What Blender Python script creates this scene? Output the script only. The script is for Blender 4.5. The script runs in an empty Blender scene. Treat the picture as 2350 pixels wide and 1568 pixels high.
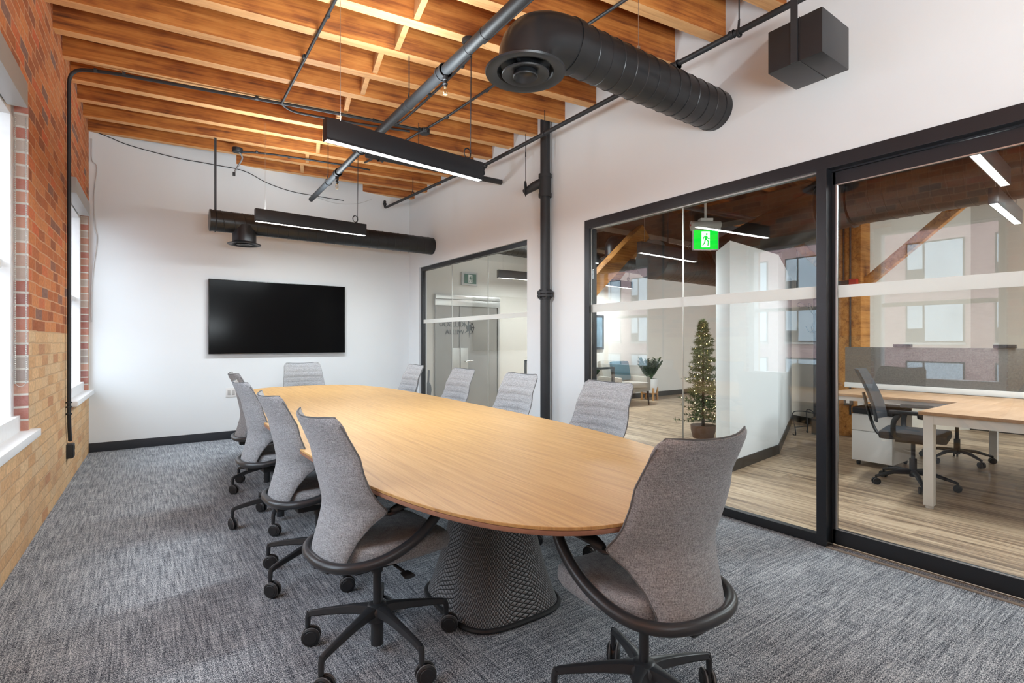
import bpy, bmesh, math, random
from mathutils import Vector, Matrix, Euler
from math import sin, cos, pi, radians as R, sqrt, atan2
random.seed(7)
SC = bpy.context.scene
COL = SC.collection

# ------------------------------------------------------------------ camera
cam_d = bpy.data.cameras.new('camera'); cam = bpy.data.objects.new('camera', cam_d); COL.objects.link(cam)
cam_d.sensor_width = 36.0; cam_d.lens = 1189.0 / 2350 * 36.0
cam_d.shift_y = -1.2 / 2350
cam_d.clip_start = 0.05; cam_d.clip_end = 200
cam.location = (0, 0, 1.28); cam.rotation_euler = (R(90), 0, R(-35.63))
SC.camera = cam

# ------------------------------------------------------------------ world, exposure
w = bpy.data.worlds.new('world'); SC.world = w; w.use_nodes = True
bg = w.node_tree.nodes['Background']; bg.inputs[0].default_value = (0.80, 0.90, 1.0, 1); bg.inputs[1].default_value = 3.6
SC.view_settings.view_transform = 'Standard'; SC.view_settings.look = 'None'
SC.view_settings.exposure = 1.07; SC.view_settings.gamma = 1.0; SC.view_settings.use_curve_mapping = False
cy = SC.cycles
cy.use_adaptive_sampling = True; cy.adaptive_threshold = 0.035
cy.use_denoising = True
cy.max_bounces = 8; cy.diffuse_bounces = 4; cy.glossy_bounces = 4; cy.transparent_max_bounces = 16; cy.transmission_bounces = 4
cy.sample_clamp_indirect = 6.0
cy.caustics_reflective = False; cy.caustics_refractive = False

def area(name, loc, rot, sx, sy, power, col=(1, 1, 1), portal=False, spread=180):
    d = bpy.data.lights.new(name, 'AREA'); d.shape = 'RECTANGLE'; d.size = sx; d.size_y = sy
    d.energy = power; d.color = col; d.spread = R(spread)
    if portal: d.cycles.is_portal = True
    o = bpy.data.objects.new(name, d); o.location = loc; o.rotation_euler = rot; COL.objects.link(o); return o

# windows of the brick wall: (y0, y1)
WINS = [(1.45, 2.75), (3.10, 4.39), (6.24, 7.60)]
WZ0, WZ1 = 0.72, 2.74
LAMP = (0.86, 0.95, 1.0)
# daylight entering at each window of the brick wall
for (a, b) in WINS:
    area('window_portal', (-1.0, (a+b)/2, (WZ0+WZ1)/2), (R(90), 0, R(-90)), b-a, WZ1-WZ0, 1, portal=True)
# added fill lamp behind the camera, thrown up at the ceiling like bounced flash
area('bounce_fill', (0.9, -0.6, 1.6), (R(162), R(-6), 0), 1.8, 0.9, 88, LAMP)
# open-plan office: added fill lamps, hidden out of view
area('office_fill', (5.4, -0.5, 2.9), (0, 0, 0), 2.0, 1.0, 40, LAMP)
area('office_fill', (8.2, -0.9, 2.9), (R(35), 0, 0), 2.0, 0.8, 45, LAMP)
area('office_fill', (5.0, 6.1, 3.1), (0, 0, 0), 1.0, 1.0, 34, LAMP)

# ------------------------------------------------------------------ material helpers
def newmat(name):
    m = bpy.data.materials.new(name); m.use_nodes = True
    nt = m.node_tree; nt.nodes.clear()
    out = nt.nodes.new('ShaderNodeOutputMaterial'); bs = nt.nodes.new('ShaderNodeBsdfPrincipled')
    nt.links.new(bs.outputs[0], out.inputs[0])
    return m, nt, bs, out
def nd(nt, t, **k):
    n = nt.nodes.new(t)
    for a, v in k.items(): setattr(n, a, v)
    return n
def math_(nt, op, a, b=None, c=None):
    n = nt.nodes.new('ShaderNodeMath'); n.operation = op
    for i, v in enumerate((a, b, c)):
        if v is None: continue
        if isinstance(v, (int, float)): n.inputs[i].default_value = v
        else: nt.links.new(v, n.inputs[i])
    return n.outputs[0]
def mixc(nt, f, a, b, mode='MIX'):
    n = nt.nodes.new('ShaderNodeMix'); n.data_type = 'RGBA'; n.blend_type = mode
    for i, v in ((0, f), (6, a), (7, b)):
        if isinstance(v, (int, float)): n.inputs[i].default_value = v
        elif isinstance(v, tuple): n.inputs[i].default_value = (*v, 1) if len(v) == 3 else v
        else: nt.links.new(v, n.inputs[i])
    return n.outputs[2]
def ramp(nt, f, stops, interp='LINEAR'):
    n = nt.nodes.new('ShaderNodeValToRGB'); n.color_ramp.interpolation = interp
    el = n.color_ramp.elements
    while len(el) < len(stops): el.new(0.5)
    for e, (p, c) in zip(el, stops):
        e.position = p; e.color = (*c, 1) if len(c) == 3 else c
    nt.links.new(f, n.inputs[0]); return n.outputs[0]
def coords(nt, scale=(1, 1, 1), kind='Object', rot=(0, 0, 0), loc=(0, 0, 0)):
    t = nt.nodes.new('ShaderNodeTexCoord'); mp = nt.nodes.new('ShaderNodeMapping')
    mp.inputs['Scale'].default_value = scale; mp.inputs['Rotation'].default_value = rot; mp.inputs['Location'].default_value = loc
    nt.links.new(t.outputs[kind], mp.inputs[0]); return mp.outputs[0]
def noise(nt, vec, scale=5, detail=3, rough=0.5, dist=0.0):
    n = nt.nodes.new('ShaderNodeTexNoise'); n.inputs['Scale'].default_value = scale
    n.inputs['Detail'].default_value = detail; n.inputs['Roughness'].default_value = rough; n.inputs['Distortion'].default_value = dist
    nt.links.new(vec, n.inputs['Vector']); return n.outputs['Fac']
def bump(nt, bs, h, strength=0.3, dist=0.01):
    n = nt.nodes.new('ShaderNodeBump'); n.inputs['Strength'].default_value = strength; n.inputs['Distance'].default_value = dist
    nt.links.new(h, n.inputs['Height']); nt.links.new(n.outputs[0], bs.inputs['Normal'])
def plain(name, col, rough=0.5, metal=0.0, spec=0.5, nscale=0, namt=0.0):
    m, nt, bs, out = newmat(name)
    bs.inputs['Base Color'].default_value = (*col, 1); bs.inputs['Roughness'].default_value = rough
    bs.inputs['Metallic'].default_value = metal; bs.inputs['Specular IOR Level'].default_value = spec
    if nscale:
        f = noise(nt, coords(nt), nscale, 3)
        c = mixc(nt, f, tuple(v*(1-namt) for v in col), tuple(min(1, v*(1+namt)) for v in col))
        nt.links.new(c, bs.inputs['Base Color'])
    return m
def emit(name, col, s):
    m = bpy.data.materials.new(name); m.use_nodes = True; nt = m.node_tree; nt.nodes.clear()
    o = nt.nodes.new('ShaderNodeOutputMaterial'); e = nt.nodes.new('ShaderNodeEmission')
    e.inputs[0].default_value = (*col, 1); e.inputs[1].default_value = s; nt.links.new(e.outputs[0], o.inputs[0]); return m

M = {}
M['white_wall'] = plain('white painted plaster', (0.745, 0.775, 0.79), 0.85, spec=0.2, nscale=3, namt=0.015)
M['beige_wall'] = plain('beige painted plaster', (0.66, 0.62, 0.555), 0.85, spec=0.2, nscale=3, namt=0.02)
M['black_metal'] = plain('matt black painted metal', (0.024, 0.026, 0.029), 0.52, spec=0.45, nscale=6, namt=0.2)
M['duct_black'] = plain('satin black duct paint', (0.016, 0.017, 0.019), 0.36, spec=0.5, nscale=5, namt=0.25)
M['frame_black'] = plain('black anodised frame', (0.016, 0.018, 0.022), 0.35, spec=0.5)
M['silver'] = plain('brushed aluminium', (0.55, 0.53, 0.50), 0.35, metal=0.9)
M['chair_black'] = plain('black powder coated metal', (0.030, 0.032, 0.036), 0.33, spec=0.5)
M['plastic_black'] = plain('black plastic', (0.018, 0.018, 0.020), 0.5)
M['wheel_grey'] = plain('grey caster tread', (0.20, 0.20, 0.205), 0.5)
M['baseboard'] = plain('charcoal vinyl baseboard', (0.022, 0.025, 0.032), 0.45)
M['baseboard_brown'] = plain('dark brown baseboard', (0.035, 0.028, 0.022), 0.4)
M['white_paint'] = plain('white gloss paint', (0.80, 0.80, 0.79), 0.45)
M['white_paint_old'] = plain('thick brushed white paint', (0.80, 0.80, 0.80), 0.55, nscale=25, namt=0.05)
M['white_plastic'] = plain('white plastic', (0.72, 0.71, 0.69), 0.4)
M['grey_plastic'] = plain('light grey plastic housing', (0.45, 0.44, 0.42), 0.4)
M['valance'] = plain('grey metal valance', (0.38, 0.38, 0.37), 0.4)
M['bead'] = plain('beaded steel chain', (0.6, 0.6, 0.58), 0.3, metal=0.7)
M['tv_bezel'] = plain('black glossy bezel', (0.004, 0.004, 0.004), 0.25)
M['tv_screen'] = plain('switched off screen', (0.003, 0.003, 0.0033), 0.14, spec=0.10)
M['white_wire'] = plain('white cable', (0.6, 0.6, 0.6), 0.5)
M['teal'] = plain('teal woven cushion', (0.035, 0.085, 0.105), 0.9, nscale=60, namt=0.35)
M['armchair'] = plain('beige armchair fabric', (0.34, 0.31, 0.27), 0.9, nscale=80, namt=0.12)
M['dark_wood'] = plain('dark stained wood', (0.035, 0.018, 0.010), 0.4)
M['honey_wood'] = plain('honey coloured wood', (0.52, 0.27, 0.10), 0.5, nscale=12, namt=0.2)
M['leaf'] = plain('glossy green leaf', (0.035, 0.085, 0.022), 0.35, nscale=9, namt=0.5)
M['pine'] = plain('pine needle green', (0.085, 0.125, 0.05), 0.7, nscale=14, namt=0.5)
M['bark'] = plain('brown bark', (0.06, 0.035, 0.02), 0.8)
M['galv'] = plain('dull galvanised duct steel', (0.050, 0.048, 0.045), 0.40, metal=0.5, nscale=4, namt=0.25)
M['dark_beam'] = plain('dark brown old beam', (0.060, 0.038, 0.026), 0.7, nscale=6, namt=0.5)
M['felt'] = plain('grey felt screen', (0.14, 0.13, 0.118), 0.95, nscale=90, namt=0.45)
M['red'] = plain('red painted box', (0.5, 0.02, 0.015), 0.4)
M['terracotta'] = plain('woven planter', (0.15, 0.09, 0.06), 0.8)
M['mesh_black'] = plain('black chair mesh', (0.022, 0.024, 0.03), 0.7)
M['exit_green'] = emit('lit green exit sign', (0.0, 0.55, 0.03), 0.9)
M['exit_green_dim'] = plain('unlit green exit sign', (0.012, 0.11, 0.06), 0.4)
M['exit_white'] = emit('lit white exit sign', (0.9, 1.0, 0.92), 0.9)
M['exit_white_dim'] = plain('unlit white exit sign', (0.7, 0.72, 0.68), 0.4)
M['led'] = emit('linear light diffuser', (1.0, 0.97, 0.92), 5.0)
M['fairy'] = emit('warm fairy light', (1.0, 0.78, 0.32), 5.0)
M['logo_grey'] = plain('dark vinyl lettering', (0.035, 0.035, 0.035), 0.5)
M['frosted_door'] = plain('smoked entrance glass', (0.27, 0.25, 0.225), 0.15, spec=0.5, nscale=1.2, namt=0.45)
M['stainless'] = plain('stainless steel header', (0.62, 0.60, 0.56), 0.3, metal=0.8)
M['picture'] = plain('muted blue picture', (0.10, 0.16, 0.20), 0.4, nscale=9, namt=0.7)
M['rubber_glass'] = plain('sprinkler bulb brass', (0.55, 0.42, 0.25), 0.3, metal=0.6)
M['asphalt'] = plain('street asphalt', (0.12, 0.12, 0.12), 0.9)

def mat_fabric(name, base, tint=1.0):
    m, nt, bs, out = newmat(name)
    v1 = coords(nt, (1, 1, 1)); f1 = noise(nt, v1, 260, 2, 0.6)
    v2 = coords(nt, (30, 30, 420)); f2 = noise(nt, v2, 1.0, 2, 0.6)
    v3 = coords(nt, (420, 420, 30)); f3 = noise(nt, v3, 1.0, 2, 0.6)
    s = math_(nt, 'ADD', math_(nt, 'MULTIPLY', f1, 0.5), math_(nt, 'ADD', math_(nt, 'MULTIPLY', f2, 0.25), math_(nt, 'MULTIPLY', f3, 0.25)))
    lo = tuple(c*0.45 for c in base); hi = tuple(c*1.6 for c in base)
    c = ramp(nt, s, [(0.36, lo), (0.5, base), (0.64, hi)])
    nt.links.new(c, bs.inputs['Base Color']); bs.inputs['Roughness'].default_value = 0.95; bs.inputs['Specular IOR Level'].default_value = 0.15
    bs.inputs['Sheen Weight'].default_value = 0.15
    bump(nt, bs, s, 0.25, 0.002)
    return m
M['fabric'] = mat_fabric('heather grey upholstery', (0.295, 0.305, 0.32))

def mat_carpet():
    m, nt, bs, out = newmat('blue grey flecked carpet tile')
    base = coords(nt, (1, 1, 1))
    loop = noise(nt, base, 210, 2, 0.65)
    sx = noise(nt, coords(nt, (4.5, 85, 1)), 1.0, 3, 0.6, 0.4)     # streaks running along x
    sy = noise(nt, coords(nt, (85, 4.5, 1), loc=(3, 7, 0)), 1.0, 3, 0.6, 0.4)   # along y
    sep = nd(nt, 'ShaderNodeSeparateXYZ'); nt.links.new(base, sep.inputs[0])
    msk = math_(nt, 'MULTIPLY', math_(nt, 'GREATER_THAN', sep.outputs[0], 1.15), 1.0)
    st = math_(nt, 'ADD', math_(nt, 'MULTIPLY', sx, msk), math_(nt, 'MULTIPLY', sy, math_(nt, 'SUBTRACT', 1.0, msk)))
    cross = math_(nt, 'ADD', math_(nt, 'MULTIPLY', sy, msk), math_(nt, 'MULTIPLY', sx, math_(nt, 'SUBTRACT', 1.0, msk)))
    big = noise(nt, base, 5.0, 3, 0.6)
    s = math_(nt, 'ADD', math_(nt, 'MULTIPLY', loop, 0.66), math_(nt, 'ADD', math_(nt, 'MULTIPLY', st, 0.21), math_(nt, 'MULTIPLY', cross, 0.13)))
    s = math_(nt, 'ADD', s, math_(nt, 'MULTIPLY', math_(nt, 'SUBTRACT', big, 0.5), 0.035))
    c = ramp(nt, s, [(0.39, (0.022, 0.025, 0.032)), (0.458, (0.098, 0.110, 0.130)), (0.515, (0.27, 0.29, 0.32)), (0.585, (0.66, 0.68, 0.70))])
    nt.links.new(c, bs.inputs['Base Color']); bs.inputs['Roughness'].default_value = 0.97; bs.inputs['Specular IOR Level'].default_value = 0.1
    bump(nt, bs, s, 0.5, 0.006)
    return m
M['carpet'] = mat_carpet()

def mat_woodfloor():
    m, nt, bs, out = newmat('oak plank floor')
    v = coords(nt, (1, 1, 1), rot=(0, 0, R(90)))
    br = nd(nt, 'ShaderNodeTexBrick'); br.inputs['Scale'].default_value = 1.0
    br.inputs['Brick Width'].default_value = 1.25; br.inputs['Row Height'].default_value = 0.18; br.inputs['Mortar Size'].default_value = 0.0012
    br.inputs['Color1'].default_value = (0, 0, 0, 1); br.inputs['Color2'].default_value = (1, 1, 1, 1); br.offset = 0.37
    br.inputs['Mortar'].default_value = (0.3, 0.3, 0.3, 1)
    nt.links.new(v, br.inputs['Vector'])
    g1 = noise(nt, coords(nt, (22, 1.1, 1)), 1.0, 4, 0.65, 0.6); g2 = noise(nt, coords(nt, (90, 2.2, 1)), 1.0, 3, 0.6)
    g = math_(nt, 'ADD', math_(nt, 'MULTIPLY', g1, 0.65), math_(nt, 'MULTIPLY', g2, 0.3))
    g = math_(nt, 'ADD', g, math_(nt, 'MULTIPLY', br.outputs['Color'], 0.09))
    c = ramp(nt, g, [(0.37, (0.14, 0.09, 0.055)), (0.47, (0.31, 0.21, 0.135)), (0.56, (0.54, 0.395, 0.26)), (0.68, (0.68, 0.53, 0.37))])
    nt.links.new(c, bs.inputs['Base Color']); bs.inputs['Roughness'].default_value = 0.38; bs.inputs['Specular IOR Level'].default_value = 0.4
    return m
M['wood_floor'] = mat_woodfloor()

def mat_table():
    m, nt, bs, out = newmat('light oak laminate')
    g1 = noise(nt, coords(nt, (55, 1.4, 8)), 1.0, 4, 0.6, 0.5); g2 = noise(nt, coords(nt, (240, 5, 8)), 1.0, 2, 0.6)
    g = math_(nt, 'ADD', math_(nt, 'MULTIPLY', g1, 0.6), math_(nt, 'MULTIPLY', g2, 0.4))
    c = ramp(nt, g, [(0.34, (0.40, 0.225, 0.090)), (0.5, (0.51, 0.300, 0.112)), (0.66, (0.59, 0.365, 0.155))])
    nt.links.new(c, bs.inputs['Base Color']); bs.inputs['Roughness'].default_value = 0.45; bs.inputs['Specular IOR Level'].default_value = 0.35
    return m
M['table_top'] = mat_table()
M['table_edge'] = plain('reddish wood edge band', (0.34, 0.17, 0.11), 0.45, nscale=30, namt=0.25)

def mat_timber(name, stops, k=1.0):
    m, nt, bs, out = newmat(name)
    oi = nd(nt, 'ShaderNodeObjectInfo')
    t = nd(nt, 'ShaderNodeTexCoord'); add = nd(nt, 'ShaderNodeVectorMath', operation='ADD')
    comb = nd(nt, 'ShaderNodeCombineXYZ')
    nt.links.new(math_(nt, 'MULTIPLY', oi.outputs['Random'], 31.0), comb.inputs[0])
    nt.links.new(math_(nt, 'MULTIPLY', oi.outputs['Random'], 17.0), comb.inputs[2])
    nt.links.new(t.outputs['Object'], add.inputs[0]); nt.links.new(comb.outputs[0], add.inputs[1])
    def mp(s):
        n = nd(nt, 'ShaderNodeMapping'); n.inputs['Scale'].default_value = s; nt.links.new(add.outputs[0], n.inputs[0]); return n.outputs[0]
    g1 = noise(nt, mp((0.55, 13, 13)), 1.0, 5, 0.6, 0.9); g2 = noise(nt, mp((2.5, 60, 60)), 1.0, 3, 0.6, 0.3); kn = noise(nt, mp((3.5, 6, 6)), 1.2, 2, 0.5, 0.5)
    g = math_(nt, 'ADD', math_(nt, 'MULTIPLY', g1, 0.5), math_(nt, 'MULTIPLY', g2, 0.25))
    g = math_(nt, 'ADD', g, math_(nt, 'MULTIPLY', kn, 0.25))
    c = ramp(nt, g, stops)
    nt.links.new(c, bs.inputs['Base Color']); bs.inputs['Roughness'].default_value = 0.6; bs.inputs['Specular IOR Level'].default_value = 0.3
    bump(nt, bs, g2, 0.25, 0.003)
    return m
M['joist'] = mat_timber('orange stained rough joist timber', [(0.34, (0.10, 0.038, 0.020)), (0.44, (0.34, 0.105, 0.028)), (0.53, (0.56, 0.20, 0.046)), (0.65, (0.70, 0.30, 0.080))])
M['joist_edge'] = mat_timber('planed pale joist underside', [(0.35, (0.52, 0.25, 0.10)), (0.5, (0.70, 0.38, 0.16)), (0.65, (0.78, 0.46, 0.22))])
M['blocking'] = mat_timber('pale new blocking timber', [(0.35, (0.50, 0.24, 0.09)), (0.6, (0.70, 0.38, 0.16))])
M['deck'] = mat_timber('dark roof deck boards', [(0.35, (0.06, 0.022, 0.010)), (0.6, (0.26, 0.10, 0.035))])
M['post'] = mat_timber('old orange timber post', [(0.35, (0.20, 0.065, 0.015)), (0.5, (0.50, 0.215, 0.05)), (0.65, (0.66, 0.32, 0.09))])
M['desk_top'] = mat_timber('pale oak desk laminate', [(0.35, (0.36, 0.21, 0.115)), (0.6, (0.48, 0.30, 0.18))])

def mat_brick(name='red and buff brick', pinks=False, far=False):
    m, nt, bs, out = newmat(name)
    t = nd(nt, 'ShaderNodeTexCoord'); sep = nd(nt, 'ShaderNodeSeparateXYZ'); nt.links.new(t.outputs['Object'], sep.inputs[0])
    comb = nd(nt, 'ShaderNodeCombineXYZ')
    wob = noise(nt, t.outputs['Object'], 3.0, 2)
    hx = math_(nt, 'ADD', sep.outputs[1], math_(nt, 'MULTIPLY', sep.outputs[0], 1.0))
    nt.links.new(hx, comb.inputs[0])
    nt.links.new(math_(nt, 'ADD', sep.outputs[2], math_(nt, 'MULTIPLY', math_(nt, 'SUBTRACT', wob, 0.5), 0.0 if far else 0.03)), comb.inputs[1])
    br = nd(nt, 'ShaderNodeTexBrick'); br.inputs['Scale'].default_value = 1.0
    br.inputs['Brick Width'].default_value = 0.225; br.inputs['Row Height'].default_value = 0.079; br.inputs['Mortar Size'].default_value = 0.006
    br.inputs['Mortar Smooth'].default_value = 0.3
    br.inputs['Color1'].default_value = (0, 0, 0, 1); br.inputs['Color2'].default_value = (1, 1, 1, 1); br.inputs['Mortar'].default_value = (.5, .5, .5, 1)
    nt.links.new(comb.outputs[0], br.inputs['Vector'])
    rnd = br.outputs['Color']
    if far:
        c = ramp(nt, rnd, [(0.0, (0.42, 0.25, 0.25)), (0.5, (0.54, 0.33, 0.32)), (1.0, (0.64, 0.42, 0.40))])
        mort = (0.62, 0.52, 0.50)
    else:
        red = ramp(nt, rnd, [(0.0, (0.27, 0.16, 0.13)), (0.12, (0.36, 0.12, 0.055)), (0.45, (0.58, 0.19, 0.070)), (0.75, (0.66, 0.27, 0.11)), (1.0, (0.62, 0.15, 0.065))])
        buf = ramp(nt, rnd, [(0.0, (0.55, 0.27, 0.14)), (0.08, (0.63, 0.37, 0.19)), (0.5, (0.74, 0.47, 0.25)), (1.0, (0.70, 0.49, 0.29))])
        hz = math_(nt, 'GREATER_THAN', sep.outputs[2], 1.345)
        # a few dark or red bricks strayed into the buff courses
        c = mixc(nt, hz, buf, red)
        st = noise(nt, t.outputs['Object'], 2.2, 4, 0.6)
        c = mixc(nt, math_(nt, 'MULTIPLY', ramp(nt, st, [(0.5, (0, 0, 0)), (0.75, (1, 1, 1))]), 0.35), c, (0.30, 0.20, 0.15))
        gr = noise(nt, t.outputs['Object'], 45, 3, 0.6)
        c = mixc(nt, 0.5, c, ramp(nt, gr, [(0.3, (0.55, 0.55, 0.55)), (0.7, (1.25, 1.25, 1.25))]), 'MULTIPLY')
        mort = mixc(nt, hz, (0.56, 0.37, 0.215), (0.60, 0.33, 0.19))
    c = mixc(nt, br.outputs['Fac'], c, mort)
    nt.links.new(c, bs.inputs['Base Color']); bs.inputs['Roughness'].default_value = 0.9; bs.inputs['Specular IOR Level'].default_value = 0.2
    if not far: bump(nt, bs, math_(nt, 'SUBTRACT', math_(nt, 'MULTIPLY', noise(nt, t.outputs['Object'], 60, 3), 0.4), br.outputs['Fac']), 0.5, 0.006)
    return m
M['brick'] = mat_brick()
M['brick_far'] = mat_brick('pinkish street facade brick', far=True)

def mat_jamb():
    m, nt, bs, out = newmat('whitewashed jamb brick')
    t = nd(nt, 'ShaderNodeTexCoord'); sep = nd(nt, 'ShaderNodeSeparateXYZ'); nt.links.new(t.outputs['Object'], sep.inputs[0])
    comb = nd(nt, 'ShaderNodeCombineXYZ')
    nt.links.new(math_(nt, 'ADD', sep.outputs[0], 0.55), comb.inputs[0]); nt.links.new(sep.outputs[2], comb.inputs[1])
    br = nd(nt, 'ShaderNodeTexBrick'); br.inputs['Scale'].default_value = 1.0
    br.inputs['Brick Width'].default_value = 0.9; br.inputs['Row Height'].default_value = 0.079; br.inputs['Mortar Size'].default_value = 0.007
    br.inputs['Color1'].default_value = (0, 0, 0, 1); br.inputs['Color2'].default_value = (1, 1, 1, 1); br.inputs['Mortar'].default_value = (.5, .5, .5, 1)
    nt.links.new(comb.outputs[0], br.inputs['Vector'])
    c = ramp(nt, br.outputs['Color'], [(0.0, (0.30, 0.09, 0.075)), (0.35, (0.45, 0.13, 0.08)), (0.65, (0.50, 0.22, 0.14)), (0.8, (0.45, 0.40, 0.35)), (1.0, (0.24, 0.15, 0.14))])
    gr = noise(nt, t.outputs['Object'], 30, 3, 0.6)
    c = mixc(nt, math_(nt, 'MULTIPLY', gr, 0.35), c, (0.55, 0.5, 0.46))
    c = mixc(nt, br.outputs['Fac'], c, (0.60, 0.57, 0.52))
    nt.links.new(c, bs.inputs['Base Color']); bs.inputs['Roughness'].default_value = 0.9
    bump(nt, bs, math_(nt, 'SUBTRACT', gr, br.outputs['Fac']), 0.6, 0.008)
    return m
M['jamb'] = mat_jamb()

def mat_glass(name, tint=(1, 1, 1), frost=0.0, ior=1.5, gain=1.0):
    m = bpy.data.materials.new(name); m.use_nodes = True; nt = m.node_tree; nt.nodes.clear()
    out = nt.nodes.new('ShaderNodeOutputMaterial'); tr = nt.nodes.new('ShaderNodeBsdfTransparent'); gl = nt.nodes.new('ShaderNodeBsdfGlossy')
    tr.inputs[0].default_value = (*tint, 1); gl.inputs['Roughness'].default_value = 0.0
    mx = nt.nodes.new('ShaderNodeMixShader'); ge = nt.nodes.new('ShaderNodeNewGeometry')
    dt = nd(nt, 'ShaderNodeVectorMath', operation='DOT_PRODUCT'); nt.links.new(ge.outputs['Incoming'], dt.inputs[0]); nt.links.new(ge.outputs['True Normal'], dt.inputs[1])
    g = math_(nt, 'SUBTRACT', 1.0, math_(nt, 'ABSOLUTE', dt.outputs['Value']))
    f = math_(nt, 'MINIMUM', math_(nt, 'MULTIPLY', math_(nt, 'ADD', math_(nt, 'MULTIPLY', math_(nt, 'POWER', g, 5.0), 0.96), 0.04), gain), 1.0)
    nt.links.new(f, mx.inputs[0]); nt.links.new(tr.outputs[0], mx.inputs[1]); nt.links.new(gl.outputs[0], mx.inputs[2])
    nt.links.new(mx.outputs[0], out.inputs[0]); return m
M['glass'] = mat_glass('clear partition glass', (0.95, 0.96, 0.95), gain=1.5)
M['win_glass'] = mat_glass('clear window glass', (0.98, 0.99, 1.0))
def mat_frost():
    m, nt, bs, out = newmat('frosted vinyl band')
    tr = nt.nodes.new('ShaderNodeBsdfTransparent'); tl = nt.nodes.new('ShaderNodeBsdfTranslucent'); df = nt.nodes.new('ShaderNodeBsdfDiffuse')
    tl.inputs[0].default_value = (0.9, 0.9, 0.88, 1); df.inputs[0].default_value = (0.85, 0.85, 0.83, 1)
    a = nt.nodes.new('ShaderNodeMixShader'); a.inputs[0].default_value = 0.5
    nt.links.new(tl.outputs[0], a.inputs[1]); nt.links.new(df.outputs[0], a.inputs[2])
    b = nt.nodes.new('ShaderNodeMixShader'); b.inputs[0].default_value = 0.85
    nt.links.new(tr.outputs[0], b.inputs[1]); nt.links.new(a.outputs[0], b.inputs[2]); nt.links.new(b.outputs[0], out.inputs[0]); return m
M['frost'] = mat_frost()

def mat_pedestal():
    m, nt, bs, out = newmat('diamond mesh pedestal cover')
    uv = nd(nt, 'ShaderNodeUVMap'); uv.uv_map = 'UVMap'
    sep = nd(nt, 'ShaderNodeSeparateXYZ'); nt.links.new(uv.outputs[0], sep.inputs[0])
    a = math_(nt, 'MULTIPLY', sep.outputs[0], 96.0); b = math_(nt, 'MULTIPLY', sep.outputs[1], 34.0)
    d = []
    for op in ('ADD', 'SUBTRACT'):
        s = math_(nt, op, a, b); fr = math_(nt, 'FRACT', s)
        d.append(math_(nt, 'ABSOLUTE', math_(nt, 'SUBTRACT', fr, 0.5)))
    mx = math_(nt, 'MAXIMUM', d[0], d[1])           # 0.5 on a wire
    line = math_(nt, 'GREATER_THAN', mx, 0.385)
    c = mixc(nt, line, (0.27, 0.27, 0.28), (0.006, 0.006, 0.007))
    nt.links.new(c, bs.inputs['Base Color']); bs.inputs['Roughness'].default_value = 0.6
    h = math_(nt, 'SUBTRACT', 0.5, mx)
    bump(nt, bs, h, 0.9, 0.012)
    return m
M['pedestal'] = mat_pedestal()

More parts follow.
